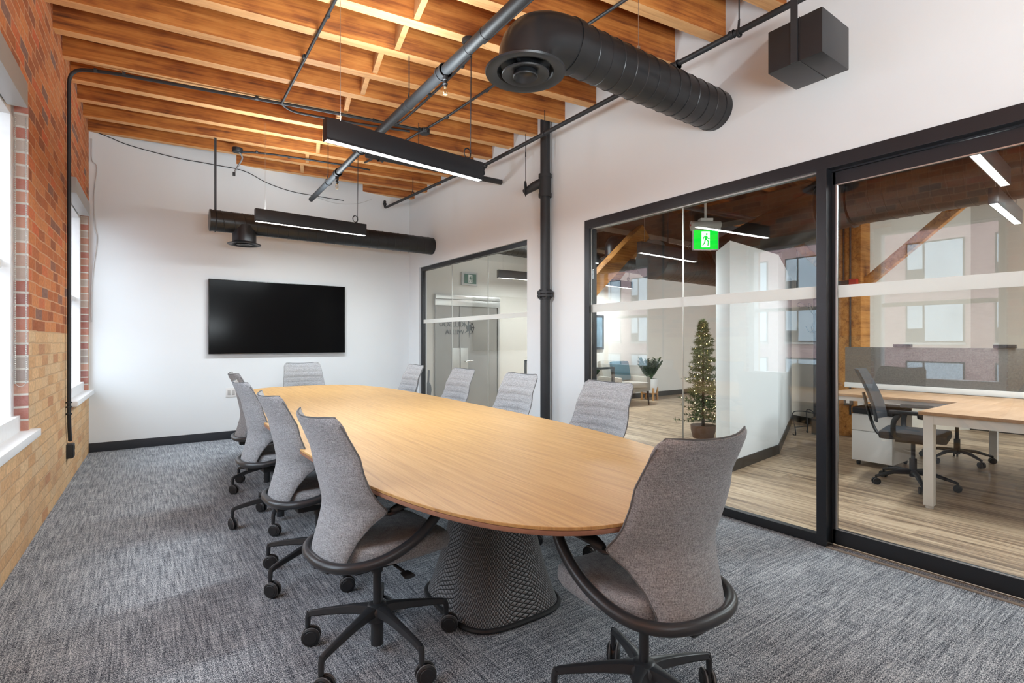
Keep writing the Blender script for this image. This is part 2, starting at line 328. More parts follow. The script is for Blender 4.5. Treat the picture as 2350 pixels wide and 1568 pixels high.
# ------------------------------------------------------------------ geometry helpers
class MB:
    def __init__(s): s.bm = bmesh.new(); s.uv = None
    def box(s, x0, x1, y0, y1, z0, z1, mtx=None, bev=0.0):
        b = bmesh.new(); bmesh.ops.create_cube(b, size=1.0)
        for v in b.verts:
            v.co = Vector(((x0+x1)/2 + v.co.x*(x1-x0), (y0+y1)/2 + v.co.y*(y1-y0), (z0+z1)/2 + v.co.z*(z1-z0)))
        if bev: bmesh.ops.bevel(b, geom=b.edges[:], offset=bev, segments=2, affect='EDGES', profile=0.7)
        if mtx is not None: b.transform(mtx)
        s._merge(b); return s
    def _merge(s, b):
        me = bpy.data.meshes.new('t'); b.to_mesh(me); b.free(); s.bm.from_mesh(me); bpy.data.meshes.remove(me)
    def cyl(s, p0, p1, r0, r1=None, n=20, caps=True):
        r1 = r0 if r1 is None else r1
        return s.tube([p0, p1], [r0, r1], n, caps)
    def tube(s, pts, rad, n=12, caps=True, flat=(1, 1), closed=False):
        pts = [Vector(p) for p in pts]; N = len(pts)
        if isinstance(rad, (int, float)): rad = [rad]*N
        tang = []
        for i in range(N):
            a = pts[(i-1) % N] if (i > 0 or closed) else pts[0]; b = pts[(i+1) % N] if (i < N-1 or closed) else pts[-1]
            tang.append((b-a).normalized())
        up = Vector((0, 0, 1)) if abs(tang[0].z) < 0.9 else Vector((1, 0, 0))
        nrm = (up - tang[0]*up.dot(tang[0])).normalized(); rings = []
        for i in range(N):
            nrm = (nrm - tang[i]*nrm.dot(tang[i])).normalized(); bi = tang[i].cross(nrm)
            k = 1.0
            if 0 < i < N-1:
                c = (pts[i]-pts[i-1]).normalized().dot((pts[i+1]-pts[i]).normalized())
            rings.append([s.bm.verts.new(pts[i] + (nrm*cos(2*pi*j/n)*flat[0] + bi*sin(2*pi*j/n)*flat[1])*rad[i]*k) for j in range(n)])
        for i in range(N if closed else N-1):
            q = rings[(i+1) % N]
            for j in range(n):
                s.bm.faces.new((rings[i][j], rings[i][(j+1) % n], q[(j+1) % n], q[j]))
        if caps and not closed:
            s.bm.faces.new(rings[0][::-1]); s.bm.faces.new(rings[-1])
        return s
    def lathe(s, prof, c=(0, 0, 0), n=32, axis=None, cap=False):
        """prof: list of (r, z); revolved about z through c; axis = optional matrix"""
        rings = []
        for (r, z) in prof:
            ring = []
            for j in range(n):
                p = Vector((r*cos(2*pi*j/n), r*sin(2*pi*j/n), z))
                if axis is not None: p = axis @ p
                ring.append(s.bm.verts.new(p + Vector(c)))
            rings.append(ring)
        for a, b in zip(rings, rings[1:]):
            for j in range(n): s.bm.faces.new((a[j], a[(j+1) % n], b[(j+1) % n], b[j]))
        if cap: s.bm.faces.new(rings[0][::-1]); s.bm.faces.new(rings[-1])
        return s
    def prism(s, poly, d0, d1, axis='z'):
        def P(a, b, c): return {'z': (a, b, c), 'x': (c, a, b), 'y': (a, c, b)}[axis]
        lo = [s.bm.verts.new(P(a, b, d0)) for a, b in poly]; hi = [s.bm.verts.new(P(a, b, d1)) for a, b in poly]
        s.bm.faces.new(lo[::-1]); s.bm.faces.new(hi); n = len(poly)
        for i in range(n): s.bm.faces.new((lo[i], lo[(i+1) % n], hi[(i+1) % n], hi[i]))
        return s
    def sphere(s, c, r, n=12, sc=(1, 1, 1)):
        b = bmesh.new(); bmesh.ops.create_uvsphere(b, u_segments=n, v_segments=max(6, n//2), radius=r)
        for v in b.verts: v.co = Vector((v.co.x*sc[0]+c[0], v.co.y*sc[1]+c[1], v.co.z*sc[2]+c[2]))
        s._merge(b); return s
    def quad(s, pts): s.bm.faces.new([s.bm.verts.new(p) for p in pts]); return s
    def build(s, name, mat, parent=None, angle=35, smooth=True, recalc=True):
        if recalc: bmesh.ops.recalc_face_normals(s.bm, faces=s.bm.faces[:])
        me = bpy.data.meshes.new(name); s.bm.to_mesh(me); s.bm.free()
        if smooth:
            me.shade_smooth()
            try: me.set_sharp_from_angle(angle=R(angle))
            except Exception: pass
        me.materials.append(M[mat] if isinstance(mat, str) else mat)
        o = bpy.data.objects.new(name, me); COL.objects.link(o)
        if parent is not None: o.parent = parent
        return o

def thing(name, label, cat, loc=(0, 0, 0), rz=0.0, group=None):
    o = bpy.data.objects.new(name, None); COL.objects.link(o); o.empty_display_size = 0.1
    o.location = loc; o.rotation_euler = (0, 0, rz); o['label'] = label; o['category'] = cat
    if group: o['group'] = group
    return o
def tag(o, label, cat, group=None):
    o['label'] = label; o['category'] = cat
    if group: o['group'] = group
    return o
def struct(o): o['kind'] = 'structure'; return o
def copy_tree(o, parent=None):
    kids = [c for c in bpy.data.objects if c.parent == o]
    c = o.copy(); COL.objects.link(c)
    if parent is not None: c.parent = parent
    for k in kids: copy_tree(k, c)
    return c
def arc(c, r, a0, a1, n, plane='xy'):
    out = []
    for i in range(n+1):
        a = a0 + (a1-a0)*i/n; u, v = r*cos(a), r*sin(a)
        out.append((c[0]+u, c[1]+v, c[2]) if plane == 'xy' else (c[0]+u, c[1], c[2]+v) if plane == 'xz' else (c[0], c[1]+u, c[2]+v))
    return out
def fillet(pts, r, n=6):
    pts = [Vector(p) for p in pts]; out = [pts[0]]
    for i in range(1, len(pts)-1):
        a, b, c = pts[i-1], pts[i], pts[i+1]
        d1 = (a-b); d2 = (c-b); rr = min(r, d1.length*0.45, d2.length*0.45)
        p, q = b + d1.normalized()*rr, b + d2.normalized()*rr
        for k in range(n+1):
            t = k/n; out.append(p*(1-t)**2 + b*2*t*(1-t) + q*t**2)
    out.append(pts[-1]); return out
def catmull(pts, n=6):
    P = [Vector(p) for p in pts]; P = [P[0]*2-P[1]] + P + [P[-1]*2-P[-2]]; out = []
    for i in range(1, len(P)-2):
        for k in range(n):
            t = k/n
            out.append(0.5*((2*P[i]) + (-P[i-1]+P[i+1])*t + (2*P[i-1]-5*P[i]+4*P[i+1]-P[i+2])*t*t + (-P[i-1]+3*P[i]-3*P[i+1]+P[i+2])*t**3))
    out.append(P[-2]); return out

# ================================================================== SETTING
XR, YT, YB = 3.47, 7.65, -1.3
def xw(y): return -0.588 + 0.0264*(y-3.7)          # face of the brick wall
ZC = 4.0

struct(MB().box(-1.1, XR+0.06, YB-0.1, YT+0.05, -0.1, 0.0).build('floor', 'carpet', smooth=False))
fo = MB().box(XR+0.06, 13.0, YB-0.1, 12.2, -0.1, 0.0).build('floor', 'wood_floor', smooth=False); struct(fo)

# brick wall with three window openings; built in its own frame, then turned by 1.5 degrees
wl = MB()
Tq = atan2(-0.0264, 1)                                # small rotation about z
def wall_with_holes(mb, t0, t1, lo, hi, z0, z1, holes):
    """slab between x=t0..t1 with rectangular holes along y"""
    y = lo
    for (a, b, c, d) in sorted(holes):
        mb.box(t0, t1, y, a, z0, z1); mb.box(t0, t1, a, b, z0, c) if c > z0 else None; mb.box(t0, t1, a, b, d, z1); y = b
    mb.box(t0, t1, y, hi, z0, z1)
wall_with_holes(wl, -0.42, 0.0, YB-0.2, YT+0.1, -0.05, ZC+0.3, [(a, b, WZ0-0.04, WZ1) for a, b in WINS])
wall_left = wl.build('wall_left', 'brick', smooth=False); struct(wall_left)
def on_left(o):
    o.rotation_euler = (0, 0, Tq); o.location = (xw(0), 0, 0); return o
on_left(wall_left)

for i, (a, b) in enumerate(WINS):
    e = bpy.data.objects.new('window_%d' % (i+1), None); COL.objects.link(e); e['kind'] = 'structure'; on_left(e)
    # brick jamb facing (far side), plaster soffit
    j = MB(); j.box(-0.075, 0.001, b-0.012, b+0.001, WZ0, WZ1); j.box(-0.075, 0.001, a-0.001, a+0.012, WZ0, WZ1)
    j.build('jamb', 'jamb', e, smooth=False)
    f = MB(); x0, x1 = -0.20, -0.065
    f.box(x0, x1, a+0.01, a+0.09, WZ0, WZ1, bev=.004); f.box(x0, x1, b-0.09, b-0.01, WZ0, WZ1, bev=.004)
    f.box(x0, x1, a+0.01, b-0.01, WZ1-0.09, WZ1, bev=.004); f.box(x0, x1+0.03, a+0.01, b-0.01, WZ0, WZ0+0.10, bev=.004)
    f.box(x0+0.02, x1-0.04, a+0.05, b-0.05, 1.72, 1.77, bev=.003)
    f.build('window_frame', 'white_paint_old', e)
    MB().box(-0.135, -0.13, a+0.08, b-0.08, WZ0+0.09, WZ1-0.08).build('pane', 'win_glass', e, smooth=False)
    MB().box(-0.34, 0.05, a-0.02, b+0.075, WZ0-0.045, WZ0+0.003, bev=.008).build('window_sill', 'white_paint_old', e)
    # roller blind valance at the head
    v = tag(MB().box(-0.055, 0.035, a+0.02, b-0.235, 2.655, 2.80, bev=.003).build('roller_blind', 'valance'),
            ['roller blind housing over the window nearest the camera end, out of view at left',
             'rolled-up blind housing across the head of the near left window',
             'rolled-up blind housing across the head of the far window beside the television wall'][i], 'blind')
    on_left(v)
    if i == 0: v['label'] = 'rolled-up blind housing over the window nearest the sliding door end'
# chain of the near blind
ch = MB()
zt, zb = 2.66, 1.0
pts = [(-0.005, 4.355, zt), (-0.005, 4.355, zb+0.03)] + [(-0.005-0.025*(1-cos(t))*1.0, 4.355, zb+0.03-0.03*sin(t)) for t in [pi*k/8 for k in range(1, 8)]] + [(-0.055, 4.355, zb+0.03), (-0.055, 4.355, zt)]
ch.tube(pts, 0.0016, 6)
for (xx, za, zc) in ((-0.005, zb, zt), (-0.055, zb, zt)):
    k = za+0.02
    while k < zc: ch.sphere((xx, 4.355, k), 0.0042, 6); k += 0.012
on_left(tag(ch.build('blind_chain', 'bead'), 'beaded pull chain hanging in a long loop inside the near left window', 'chain'))

# television wall
struct(MB().box(-0.9, XR+0.1, YT, YT+0.12, 0, ZC+0.2).build('wall_back', 'white_wall', smooth=False))
struct(MB().box(-0.484, XR, YT-0.012, YT-0.0005, 0, 0.105, bev=.003).build('baseboard_back', 'baseboard'))
# wall behind the camera
struct(MB().box(-1.1, XR+0.1, YB-0.12, YB, 0, ZC+0.2).build('wall_front', 'white_wall', smooth=False))
# glazed wall
OP1 = (YB+0.25, 3.632); OP1Z = 2.43; OP2 = (4.555, 7.285); OP2Z = 2.405
wr = MB(); wall_with_holes(wr, XR, XR+0.13, YB-0.1, YT+0.02, 0, ZC+0.2, [(OP1[0], OP1[1], 0, OP1Z), (OP2[0], OP2[1], 0, OP2Z)])
struct(wr.build('wall_right', 'white_wall', smooth=False))

# window_4: big fixed glazing ; door_1: sliding glass door
def glz(name, parts):
    e = bpy.data.objects.new(name, None); COL.objects.link(e); e['kind'] = 'structure'
    for n, mb, mt in parts: mb.build(n, mt, e, smooth=False)
    return e
y1 = OP1[1]; YM = 1.505
f = MB()
f.box(XR-0.012, XR+0.09, OP1[0], y1, OP1Z-0.082, OP1Z, bev=.002)             # head
f.box(XR-0.012, XR+0.09, y1-0.062, y1, 0, OP1Z-0.082, bev=.002)               # jamb
f.box(XR-0.004, XR+0.05, YM, y1-0.062, 0.002, 0.062, bev=.002)                 # bottom rail
f.box(XR-0.014, XR+0.08, YM-0.03, YM+0.03, 0.001, OP1Z-0.08, bev=.002)         # mullion
sv = MB()
sv.box(XR+0.012, XR+0.020, YM+0.03, y1-0.062, OP1Z-0.09, OP1Z-0.082); sv.box(XR+0.012, XR+0.020, y1-0.068, y1-0.062, .062, OP1Z-0.082)
sv.box(XR+0.012, XR+0.02, YM+0.03, YM+0.034, .062, OP1Z-0.082)
g = MB(); g.box(XR+0.034, XR+0.044, YM+0.03, 2.556, 0.06, OP1Z-0.085); g.box(XR+0.034, XR+0.044, 2.562, y1-0.064, 0.06, OP1Z-0.085)
sm = MB(); sm.box(XR+0.033, XR+0.045, 2.5565, 2.5615, 0.06, OP1Z-0.085)
bd = MB(); bd.box(XR+0.029, XR+0.0325, YM+0.03, y1-0.064, 1.552, 1.628)
glz('window_4', [('frame', f, 'frame_black'), ('silver_bead', sv, 'silver'), ('pane', g, 'glass'), ('seam', sm, 'silver'), ('frosted_band', bd, 'frost')])
f = MB(); XD = XR+0.055
f.box(XD, XD+0.035, OP1[0]+0.02, YM-0.035, 2.255, 2.335, bev=.002)
f.box(XD, XD+0.035, OP1[0]+0.02, YM-0.035, 0.012, 0.105, bev=.002)
f.box(XD, XD+0.035, YM-0.055, YM-0.03, 0.012, 2.335, bev=.002)
f.box(XD-0.005, XD+0.03, OP1[0]+0.02, YM-0.03, 2.338, 2.35)
sv = MB(); sv.box(XD-0.004, XD+0.002, YM-0.064, YM-0.055, 0.105, 2.255); sv.box(XD-0.003, XD+0.001, OP1[0]+0.02, YM-0.064, 2.25, 2.256)
sv.box(XD-0.003, XD+0.001, OP1[0]+0.02, YM-0.064, 0.104, 0.109)
g = MB(); g.box(XD+0.013, XD+0.023, OP1[0]+0.03, YM-0.056, 0.10, 2.26)
bd = MB(); bd.box(XD+0.008, XD+0.0115, OP1[0]+0.03, YM-0.064, 1.550, 1.626)
glz('door_1', [('door_frame', f, 'frame_black'), ('silver_bead', sv, 'silver'), ('pane', g, 'glass'), ('frosted_band', bd, 'frost')])
struct(MB().box(XR-0.022, XR-0.002, OP1[0], YM-0.03, 0.0, 0.006).build('trim_1', plain('beige threshold strip', (0.30, 0.25, 0.20), 0.6), smooth=False))
# window_5: narrow interior glazing near the television wall
f = MB()
f.box(XR+0.03, XR+0.09, OP2[0], OP2[1], OP2Z-0.055, OP2Z, bev=.002); f.box(XR+0.03, XR+0.09, OP2[1]-0.045, OP2[1], 0, OP2Z-0.055, bev=.002)
f.box(XR+0.03, XR+0.09, OP2[0], OP2[1]-0.045, 0.0, 0.055, bev=.002)
g = MB()
for a, b in ((OP2[0]+.002, 5.432), (5.438, 6.352), (6.358, OP2[1]-.047)): g.box(XR+0.055, XR+0.065, a, b, 0.05, OP2Z-0.05)
sm = MB()
for y in (5.435, 6.355): sm.box(XR+0.054, XR+0.066, y-.0025, y+.0025, .05, OP2Z-.055)
bd = MB(); bd.box(XR+0.050, XR+0.0535, OP2[0]+.002, OP2[1]-.047, 1.548, 1.605)
glz('window_5', [('frame', f, 'frame_black'), ('pane', g, 'glass'), ('seam', sm, 'silver'), ('frosted_band', bd, 'frost')])

# ================================================================== CEILING
def zj(x): return 3.68 - 0.045*(x+0.55)              # underside of the joists
ORD = ['first', 'second', 'third', 'fourth', 'fifth', 'sixth', 'seventh', 'eighth', 'ninth', 'tenth', 'eleventh', 'twelfth', 'thirteenth', 'fourteenth', 'fifteenth', 'sixteenth', 'seventeenth', 'eighteenth', 'nineteenth', 'twentieth', 'twenty-first']
joists = []
for k in range(-6, 14):
    yR = 1.72 + 0.44*k; yL = 5.27 + 0.465*(k-6)
    p0 = Vector((-0.62, yL + (yL-yR)*0.02, zj(-0.62))); p1 = Vector((XR+0.03, yR, zj(XR+0.03)))
    if p1.y > YT-0.02: continue
    lim = YT + 0.05
    if p0.y > lim:
        t = (lim-p1.y)/(p0.y-p1.y); p0 = p1.lerp(p0, t)
    joists.append((k, p0, p1))
nJ = len(joists)
cols_of = {}
for idx, (k, p0, p1) in enumerate(joists):
    L = (p1-p0).length; d = (p1-p0).normalized()
    ylo = Vector((0, 0, 1)).cross(d).normalized(); zlo = d.cross(ylo)
    mt = Matrix((d, ylo, zlo)).transposed().to_4x4(); mt.translation = p0
    mb = MB(); s = 0.003 + 0.004*random.random()
    mb.box(0, L, 0, 0.052, 0, 0.30, bev=0.006); mb.box(0, L, 0.0525, 0.104, s, 0.30, bev=0.006)
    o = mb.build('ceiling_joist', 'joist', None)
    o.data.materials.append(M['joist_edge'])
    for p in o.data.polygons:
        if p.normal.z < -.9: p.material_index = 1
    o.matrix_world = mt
    n = nJ-1-idx
    tag(o, '%s orange stained ceiling joist counted from the television wall' % ORD[n], 'joist', 'exposed ceiling joists')
    if idx < nJ-1:
        q0, q1 = joists[idx+1][1], joists[idx+1][2]
        ym = (p0.lerp(p1, .52).y + q0.lerp(q1, .52).y)/2
        xb = 1.56 + .036*max(0, ym-3.4) - .035          # blocks sit in one slightly crooked line
        def at_x(a, b, x): return a.lerp(b, (x-a.x)/(b.x-a.x))
        a = at_x(p0, p1, xb); e_ = (q1-q0).normalized(); t_ = (a-q0).dot(d)/e_.dot(d); b = q0 + e_*t_; gap = (b-a).dot(ylo); la = (a-p0).length + (.03 if k % 2 else 0)
        if b.y < YT-0.05:
            MB().box(la-0.021, la+0.021, 0.105, gap-.001, 0.004, 0.22, bev=.003).build('blocking', 'blocking', o)
deck = MB()
x0, x1 = -1.0, XR+0.1
vs = [(x0, YB-.1, zj(x0)+.298), (x1, YB-.1, zj(x1)+.298), (x1, YT+.1, zj(x1)+.298), (x0, YT+.1, zj(x0)+.298)]
lo = [deck.bm.verts.new(v) for v in vs]; hi = [deck.bm.verts.new((v[0], v[1], v[2]+.1)) for v in vs]
deck.bm.faces.new(lo[::-1]); deck.bm.faces.new(hi)
for i in range(4): deck.bm.faces.new((lo[i], lo[(i+1) % 4], hi[(i+1) % 4], hi[i]))
struct(deck.build('ceiling', 'deck', smooth=False))

# ------------------------------------------------------------------ conduits
def strap(mb, p, r=0.014, ax=(1, 0, 0)):
    ax = Vector(ax).normalized(); mb.cyl(Vector(p)-ax*0.012, Vector(p)+ax*0.012, r, n=10)
P = lambda x, y, off=.018: (x, y, zj(x)-off)
cr = 0.0115
c = MB()
xl = xw(5.9)+0.024
path = fillet([(xl, 5.99, 0.40), (xl, 5.93, 0.52), (xl, 5.905, 0.62), (xl, 5.90, zj(xl)-.03), P(-0.25, 5.76, .03), P(1.548, 5.262), P(2.401, 5.06)], 0.14, 8)
c.tube(path, cr+0.003, 12)
for p in (P(-0.32, 5.785, .03), P(-0.12, 5.72), P(0.9, 5.43), P(1.95, 5.16)): strap(c, p, 0.019)
for z in (0.70, 0.74, 0.64): c.cyl((xl, 5.90, z), (xl, 5.90, z+.012), 0.022, n=12)
tag(c.build('conduit', 'black_metal'), 'black conduit climbing the brick wall and bending across the joists', 'conduit')
o = thing('electrical_outlet', 'black surface outlet box at the foot of the brick wall conduit', 'outlet', (0, 0, 0)); on_left(o)
MB().box(0.0, 0.045, 5.935, 6.035, 0.25, 0.375, bev=.006).build('box', 'plastic_black', o)
MB().box(0.045, 0.050, 5.94, 6.03, 0.255, 0.37, bev=.002).build('cover_plate', 'plastic_black', o)
for z in (0.285, 0.34): MB().cyl((0.048, 5.985, z), (0.053, 5.985, z), 0.017, n=16).build('socket', 'tv_bezel', o)

c = MB()
c.tube(fillet([P(1.03, 2.2), P(1.071, 3.544), P(1.113, 5.42), P(1.25, 5.51), P(1.75, 5.38), P(2.35, 5.16)], 0.09, 8), cr, 12)
for y in (3.75, 4.4): strap(c, P(1.08, y), 0.016, (0, 1, 0))
tag(c.build('conduit', 'black_metal'), 'thin grey-black conduit crossing the joists and hooking behind the near linear light', 'conduit')
c = MB()
c.tube(catmull([P(2.60, 1.2), P(2.586, 2.331), P(2.52, 3.745), P(2.493, 4.514), P(2.46, 4.95)], 5), cr, 10)
for y in (2.9, 3.9, 4.6): strap(c, P(2.55-(y-2.9)*.03, y), 0.016, (0, 1, 0))
tag(c.build('conduit', 'black_metal'), 'thin conduit running past the round diffuser to the junction box', 'conduit')
jb = thing('junction_box', 'black junction box under the joists where three conduits meet', 'junction box', P(2.46, 5.03, .03))
MB().lathe([(0.001, -.022), (.05, -.022), (.056, -.014), (.056, .02), (.001, .02)], n=8).build('box', 'plastic_black', jb)
MB().lathe([(0.001, -.027), (.052, -.027), (.056, -.022), (.001, -.0221)], n=8).build('cover_plate', 'plastic_black', jb)
for a in (80, 200, 260): MB().cyl((.05*cos(R(a)), .05*sin(R(a)), 0), (.085*cos(R(a)), .085*sin(R(a)), 0), .017, n=10).build('connector', 'black_metal', jb)
c = MB()
c.tube(catmull([P(2.44, 5.10), P(2.40, 5.6), P(2.33, 6.2), P(2.30, 6.40)], 4), cr, 10)
tag(c.build('conduit', 'black_metal'), 'short conduit from the junction box towards the far linear light', 'conduit')
c = MB()
c.tube(catmull([P(2.106, 1.2), P(2.106, 2.715), P(2.118, 3.32)], 4), cr, 10)
tag(c.build('conduit', 'black_metal'), 'conduit beside the heavy sprinkler main, nearest the camera', 'conduit')
c = MB()
c.tube(catmull([P(2.13, 3.53), P(2.164, 4.116), P(2.182, 4.9), P(2.15, 5.06, .03), P(2.11, 5.12, .04), P(2.05, 5.5, .03)], 4), cr, 10)
for y in (3.7, 4.3): strap(c, P(2.15, y), 0.016, (0, 1, 0))
tag(c.build('conduit', 'black_metal'), 'kinked conduit leading from the ceiling rose beside the sprinkler main', 'conduit')
# conduit of the television wall side
c = MB()
c.tube(catmull([P(1.0, 7.0, .04), P(1.25, 6.93), P(1.654, 6.80), P(2.2, 6.66), P(2.45, 6.62)], 4), cr, 10)
for x, y in ((1.15, 6.95), (1.5, 6.86)): strap(c, P(x, y), 0.016)
tag(c.build('conduit', 'black_metal'), 'thin conduit under the joists above the far duct', 'conduit')
jb = thing('junction_box', 'black octagonal box with a short drop hung near the television wall', 'junction box', P(0.95, 7.02, .03))
MB().lathe([(0.001, -.022), (.055, -.022), (.06, -.014), (.06, .028), (.001, .028)], n=10).build('box', 'plastic_black', jb)
MB().tube(catmull([(0.02, 0, -.02), (.055, 0.02, -.07), (.03, 0.04, -.14), (-.01, .05, -.22), (-.03, .05, -.27)], 5), .010, 8).build('drop_cord', 'wheel_grey', jb)
MB().box(-.045, -.015, .04, .06, -.30, -.255, bev=.003).build('clip', 'plastic_black', jb)

# ------------------------------------------------------------------ sprinkler pipes
def coupling(mb, p, d, r, l=0.05):
    p = Vector(p); d = Vector(d).normalized(); mb.cyl(p-d*l/2, p+d*l/2, r, n=20)
    mb.cyl(p-d*l*.5, p-d*l*.32, r*1.13, n=20); mb.cyl(p+d*l*.32, p+d*l*.5, r*1.13, n=20)
def head(parent, p):
    x, y, z = p
    MB().lathe([(0.001, 0), (.019, 0), (.019, -.03), (.013, -.034), (.013, -.05), (.018, -.052), (.018, -.06), (.012, -.064), (.012, -.075), (.001, -.075)], (x, y, z), 14).build('sprinkler_fitting', 'black_metal', parent)
    h = MB()
    h.lathe([(0.001, -.075), (.009, -.077), (.009, -.085), (.001, -.085)], (x, y, z), 12)
    for s in (-1, 1): h.tube([(x+s*.008, y, z-.082), (x+s*.017, y, z-.10), (x+s*.014, y, z-.118), (x, y, z-.128)], .0025, 6)
    h.cyl((x, y, z-.09), (x, y, z-.125), .003, n=6); h.cyl((x, y, z-.129), (x, y, z-.132), .016, n=14)
    h.build('sprinkler_head', 'rubber_glass', parent)
pm = thing('sprinkler_main', 'heavy black sprinkler pipe running down the middle of the ceiling', 'pipe')
A = Vector((1.76, -1.25, 3.31)); Bp = Vector((1.76, 4.93, 3.165)); Cp = Vector((1.76, 6.84, 3.08))
def onm(y): return A.lerp(Bp, (y-A.y)/(Bp.y-A.y)) if y < Bp.y else Bp.lerp(Cp, (y-Bp.y)/(Cp.y-Bp.y))
MB().cyl(A, Bp, .0385, n=24).build('pipe', 'black_metal', pm)
MB().cyl(Bp, Cp, .030, n=24).build('pipe', 'black_metal', pm)
def coup(parent, *a):
    m = MB(); coupling(m, *a); return m.build('coupling', 'black_metal', parent)
for y, r in ((3.30, .047), (5.75, .038)): coup(pm, onm(y), (0, 1, 0), r, .075)
for y in (2.75, 2.95, 3.95): MB().cyl(onm(y-.006), onm(y+.006), .041, n=24).build('joint_ring', 'black_metal', pm)
coup(pm, onm(4.97), (0, 1, 0), .047, .09); coup(pm, onm(4.97)+Vector((.06, 0, 0)), (1, 0, 0), .042, .06)
for y in (3.27, 5.77): head(pm, onm(y)-Vector((0, 0, .04)))
def hanger(parent, p, r, top, mat='black_metal', tx=0):
    x, y, z = p
    h = MB(); h.cyl((x+tx, y, z+r+.06), (x+tx, y, top), .0045, n=8)
    h.tube([(x+cos(a)*(r+.003), y, z+sin(a)*(r+.003)) for a in [R(-90+i*20) for i in range(10)]] + [(x+tx*.5, y, z+r+.07)] + [(x-cos(a)*(r+.003), y, z+sin(a)*(r+.003)) for a in [R(90-i*20) for i in range(1, 10)]], .004, 6, flat=(1, 2.2))
    h.build('hanger', mat, parent)
for y in (1.9, 3.88, 6.10): q = onm(y); hanger(pm, q, .036, zj(1.76)+.02)
pb = thing('sprinkler_branch', 'black branch pipe crossing behind the near linear light towards the white wall', 'pipe')
MB().cyl((1.80, 4.97, 3.11), (3.44, 5.02, 3.145), .030, n=20).build('pipe', 'black_metal', pb)
coup(pb, (3.12, 5.01, 3.138), (1, 0, 0), .038, .06); coup(pb, (1.95, 4.975, 3.112), (1, 0, 0), .037, .05)
m = MB(); m.cyl((3.16, 5.01, 3.14), (3.19, 5.01, 3.30), .022, n=14); m.sphere((3.17, 5.01, 3.20), .035, 12); m.sphere((3.2, 5.0, 3.285), .033, 12)
m.build('riser_joint', 'black_metal', pb)
hanger(pb, (2.37, 4.985, 3.12), .03, zj(2.37)+.02)
pr = thing('sprinkler_line', 'long black pipe hung parallel to the white glazed wall', 'pipe')
MB().cyl((3.2, -1.2, 3.34), (3.2, 5.0, 3.295), .020, n=18).build('pipe', 'black_metal', pr)
MB().tube(fillet([(3.2, 5.0, 3.295), (3.12, 5.6, 3.30), (2.996, 7.36, 3.285), (2.985, 7.44, 3.285), (2.985, 7.45, 3.34)], .03, 4), .018, 14).build('pipe', 'black_metal', pr)
coup(pr, (3.2, 2.40, 3.305), (0, 1, 0), .030, .06); coup(pr, (3.2, 1.95, 3.32), (0, 1, 0), .024, .03)
MB().cyl((3.2, 2.40, 3.28), (3.2, 2.40, 3.24), .012, n=8).build('bolt', 'black_metal', pr)
m = MB(); m.sphere((2.985, 7.45, 3.34), .028, 10); m.sphere((2.985, 7.45, 3.375), .022, 10); m.build('end_elbow', 'black_metal', pr)
for y, xx in ((3.917, 3.2), (1.90, 3.2), (6.6, 3.05), (0.2, 3.2)): hanger(pr, (xx, y, 3.305), .02, zj(3.2)+.02)

# standing pipe against the white wall
vp = thing('standpipe', 'thick black vertical pipe standing against the white wall between the two glazed openings', 'pipe', (3.395, 4.15, 0))
MB().cyl((0, 0, 0), (0, 0, 3.56), .050, n=28).build('pipe', 'black_metal', vp)
m = MB()
m.cyl((0, 0, 2.78), (0, 0, 2.985), .062, n=28); m.cyl((0, 0, 2.965), (0, 0, 3.0), .068, n=28); m.cyl((0, 0, 2.765), (0, 0, 2.80), .068, n=28)
m.tube([(0, 0, 2.93), (-.06, .10, 2.895), (-.10, .22, 2.85)], [.052, .045, .032], 16)
m.build('wye_fitting', 'black_metal', vp)
m = MB(); m.cyl((0, 0, 1.735), (0, 0, 1.755), .085, n=24); m.cyl((0, 0, 1.765), (0, 0, 1.79), .085, n=24); m.cyl((0, 0, 1.71), (0, 0, 1.81), .060, n=24)
for i in range(6): a = i*pi/3; m.cyl((.072*cos(a), .072*sin(a), 1.72), (.072*cos(a), .072*sin(a), 1.805), .009, n=6)
m.build('flange', 'black_metal', vp)
hk = MB(); hk.tube([(-.10, .20, 3.46), (-.10, .20, 3.1), (-.10, .20, 2.96)], .004, 6); hk.cyl((-.10, .20, 3.22), (-.10, .20, 3.27), .007, n=6)
hk.tube([(-.10 + .062*cos(a)*.7, .20+.045*cos(a), 2.885+.07*sin(a)) for a in [i*pi/10 for i in range(20)]], .006, 8, closed=True, flat=(1, 2))
hk.build('hanger_strap', 'black_metal', vp)
MB().cyl((-.09, -.13, 3.42), (-.08, -.13, 3.10), .004, n=6).build('thin_rod', 'black_metal', vp)

# ------------------------------------------------------------------ round ducts
def spiral_duct(p0, p1, r, pitch=0.105, ridge=0.0045, tilt=0.35):
    """duct with raised helical seam; returns MB"""
    p0, p1 = Vector(p0), Vector(p1); L = (p1-p0).length; d = (p1-p0).normalized()
    up = Vector((0, 0, 1)) if abs(d.z) < .9 else Vector((1, 0, 0)); u = d.cross(up).normalized(); v = d.cross(u)
    mb = MB(); n = 48
    mb.tube([p0, p0.lerp(p1, .5), p1], r, n)
    turns = L/pitch; N = int(turns*28); pts = []
    for i in range(N+1):
        t = i/N; a = 2*pi*turns*t; pts.append(p0 + d*(L*t) + (u*cos(a)+v*sin(a))*r)
    mb.tube(pts, ridge, 6)
    return mb
zd = 2.988; yd = 2.25; rd = 0.142
du = thing('supply_duct', 'big black spiral duct elbowing down from the white wall to a round ceiling diffuser', 'duct')
spiral_duct((2.03, yd, zd), (XR+0.02, yd, zd), rd).build('duct_run', 'duct_black', du)
el = MB(); pts = [(2.03, yd, zd)]
rc = 0.19
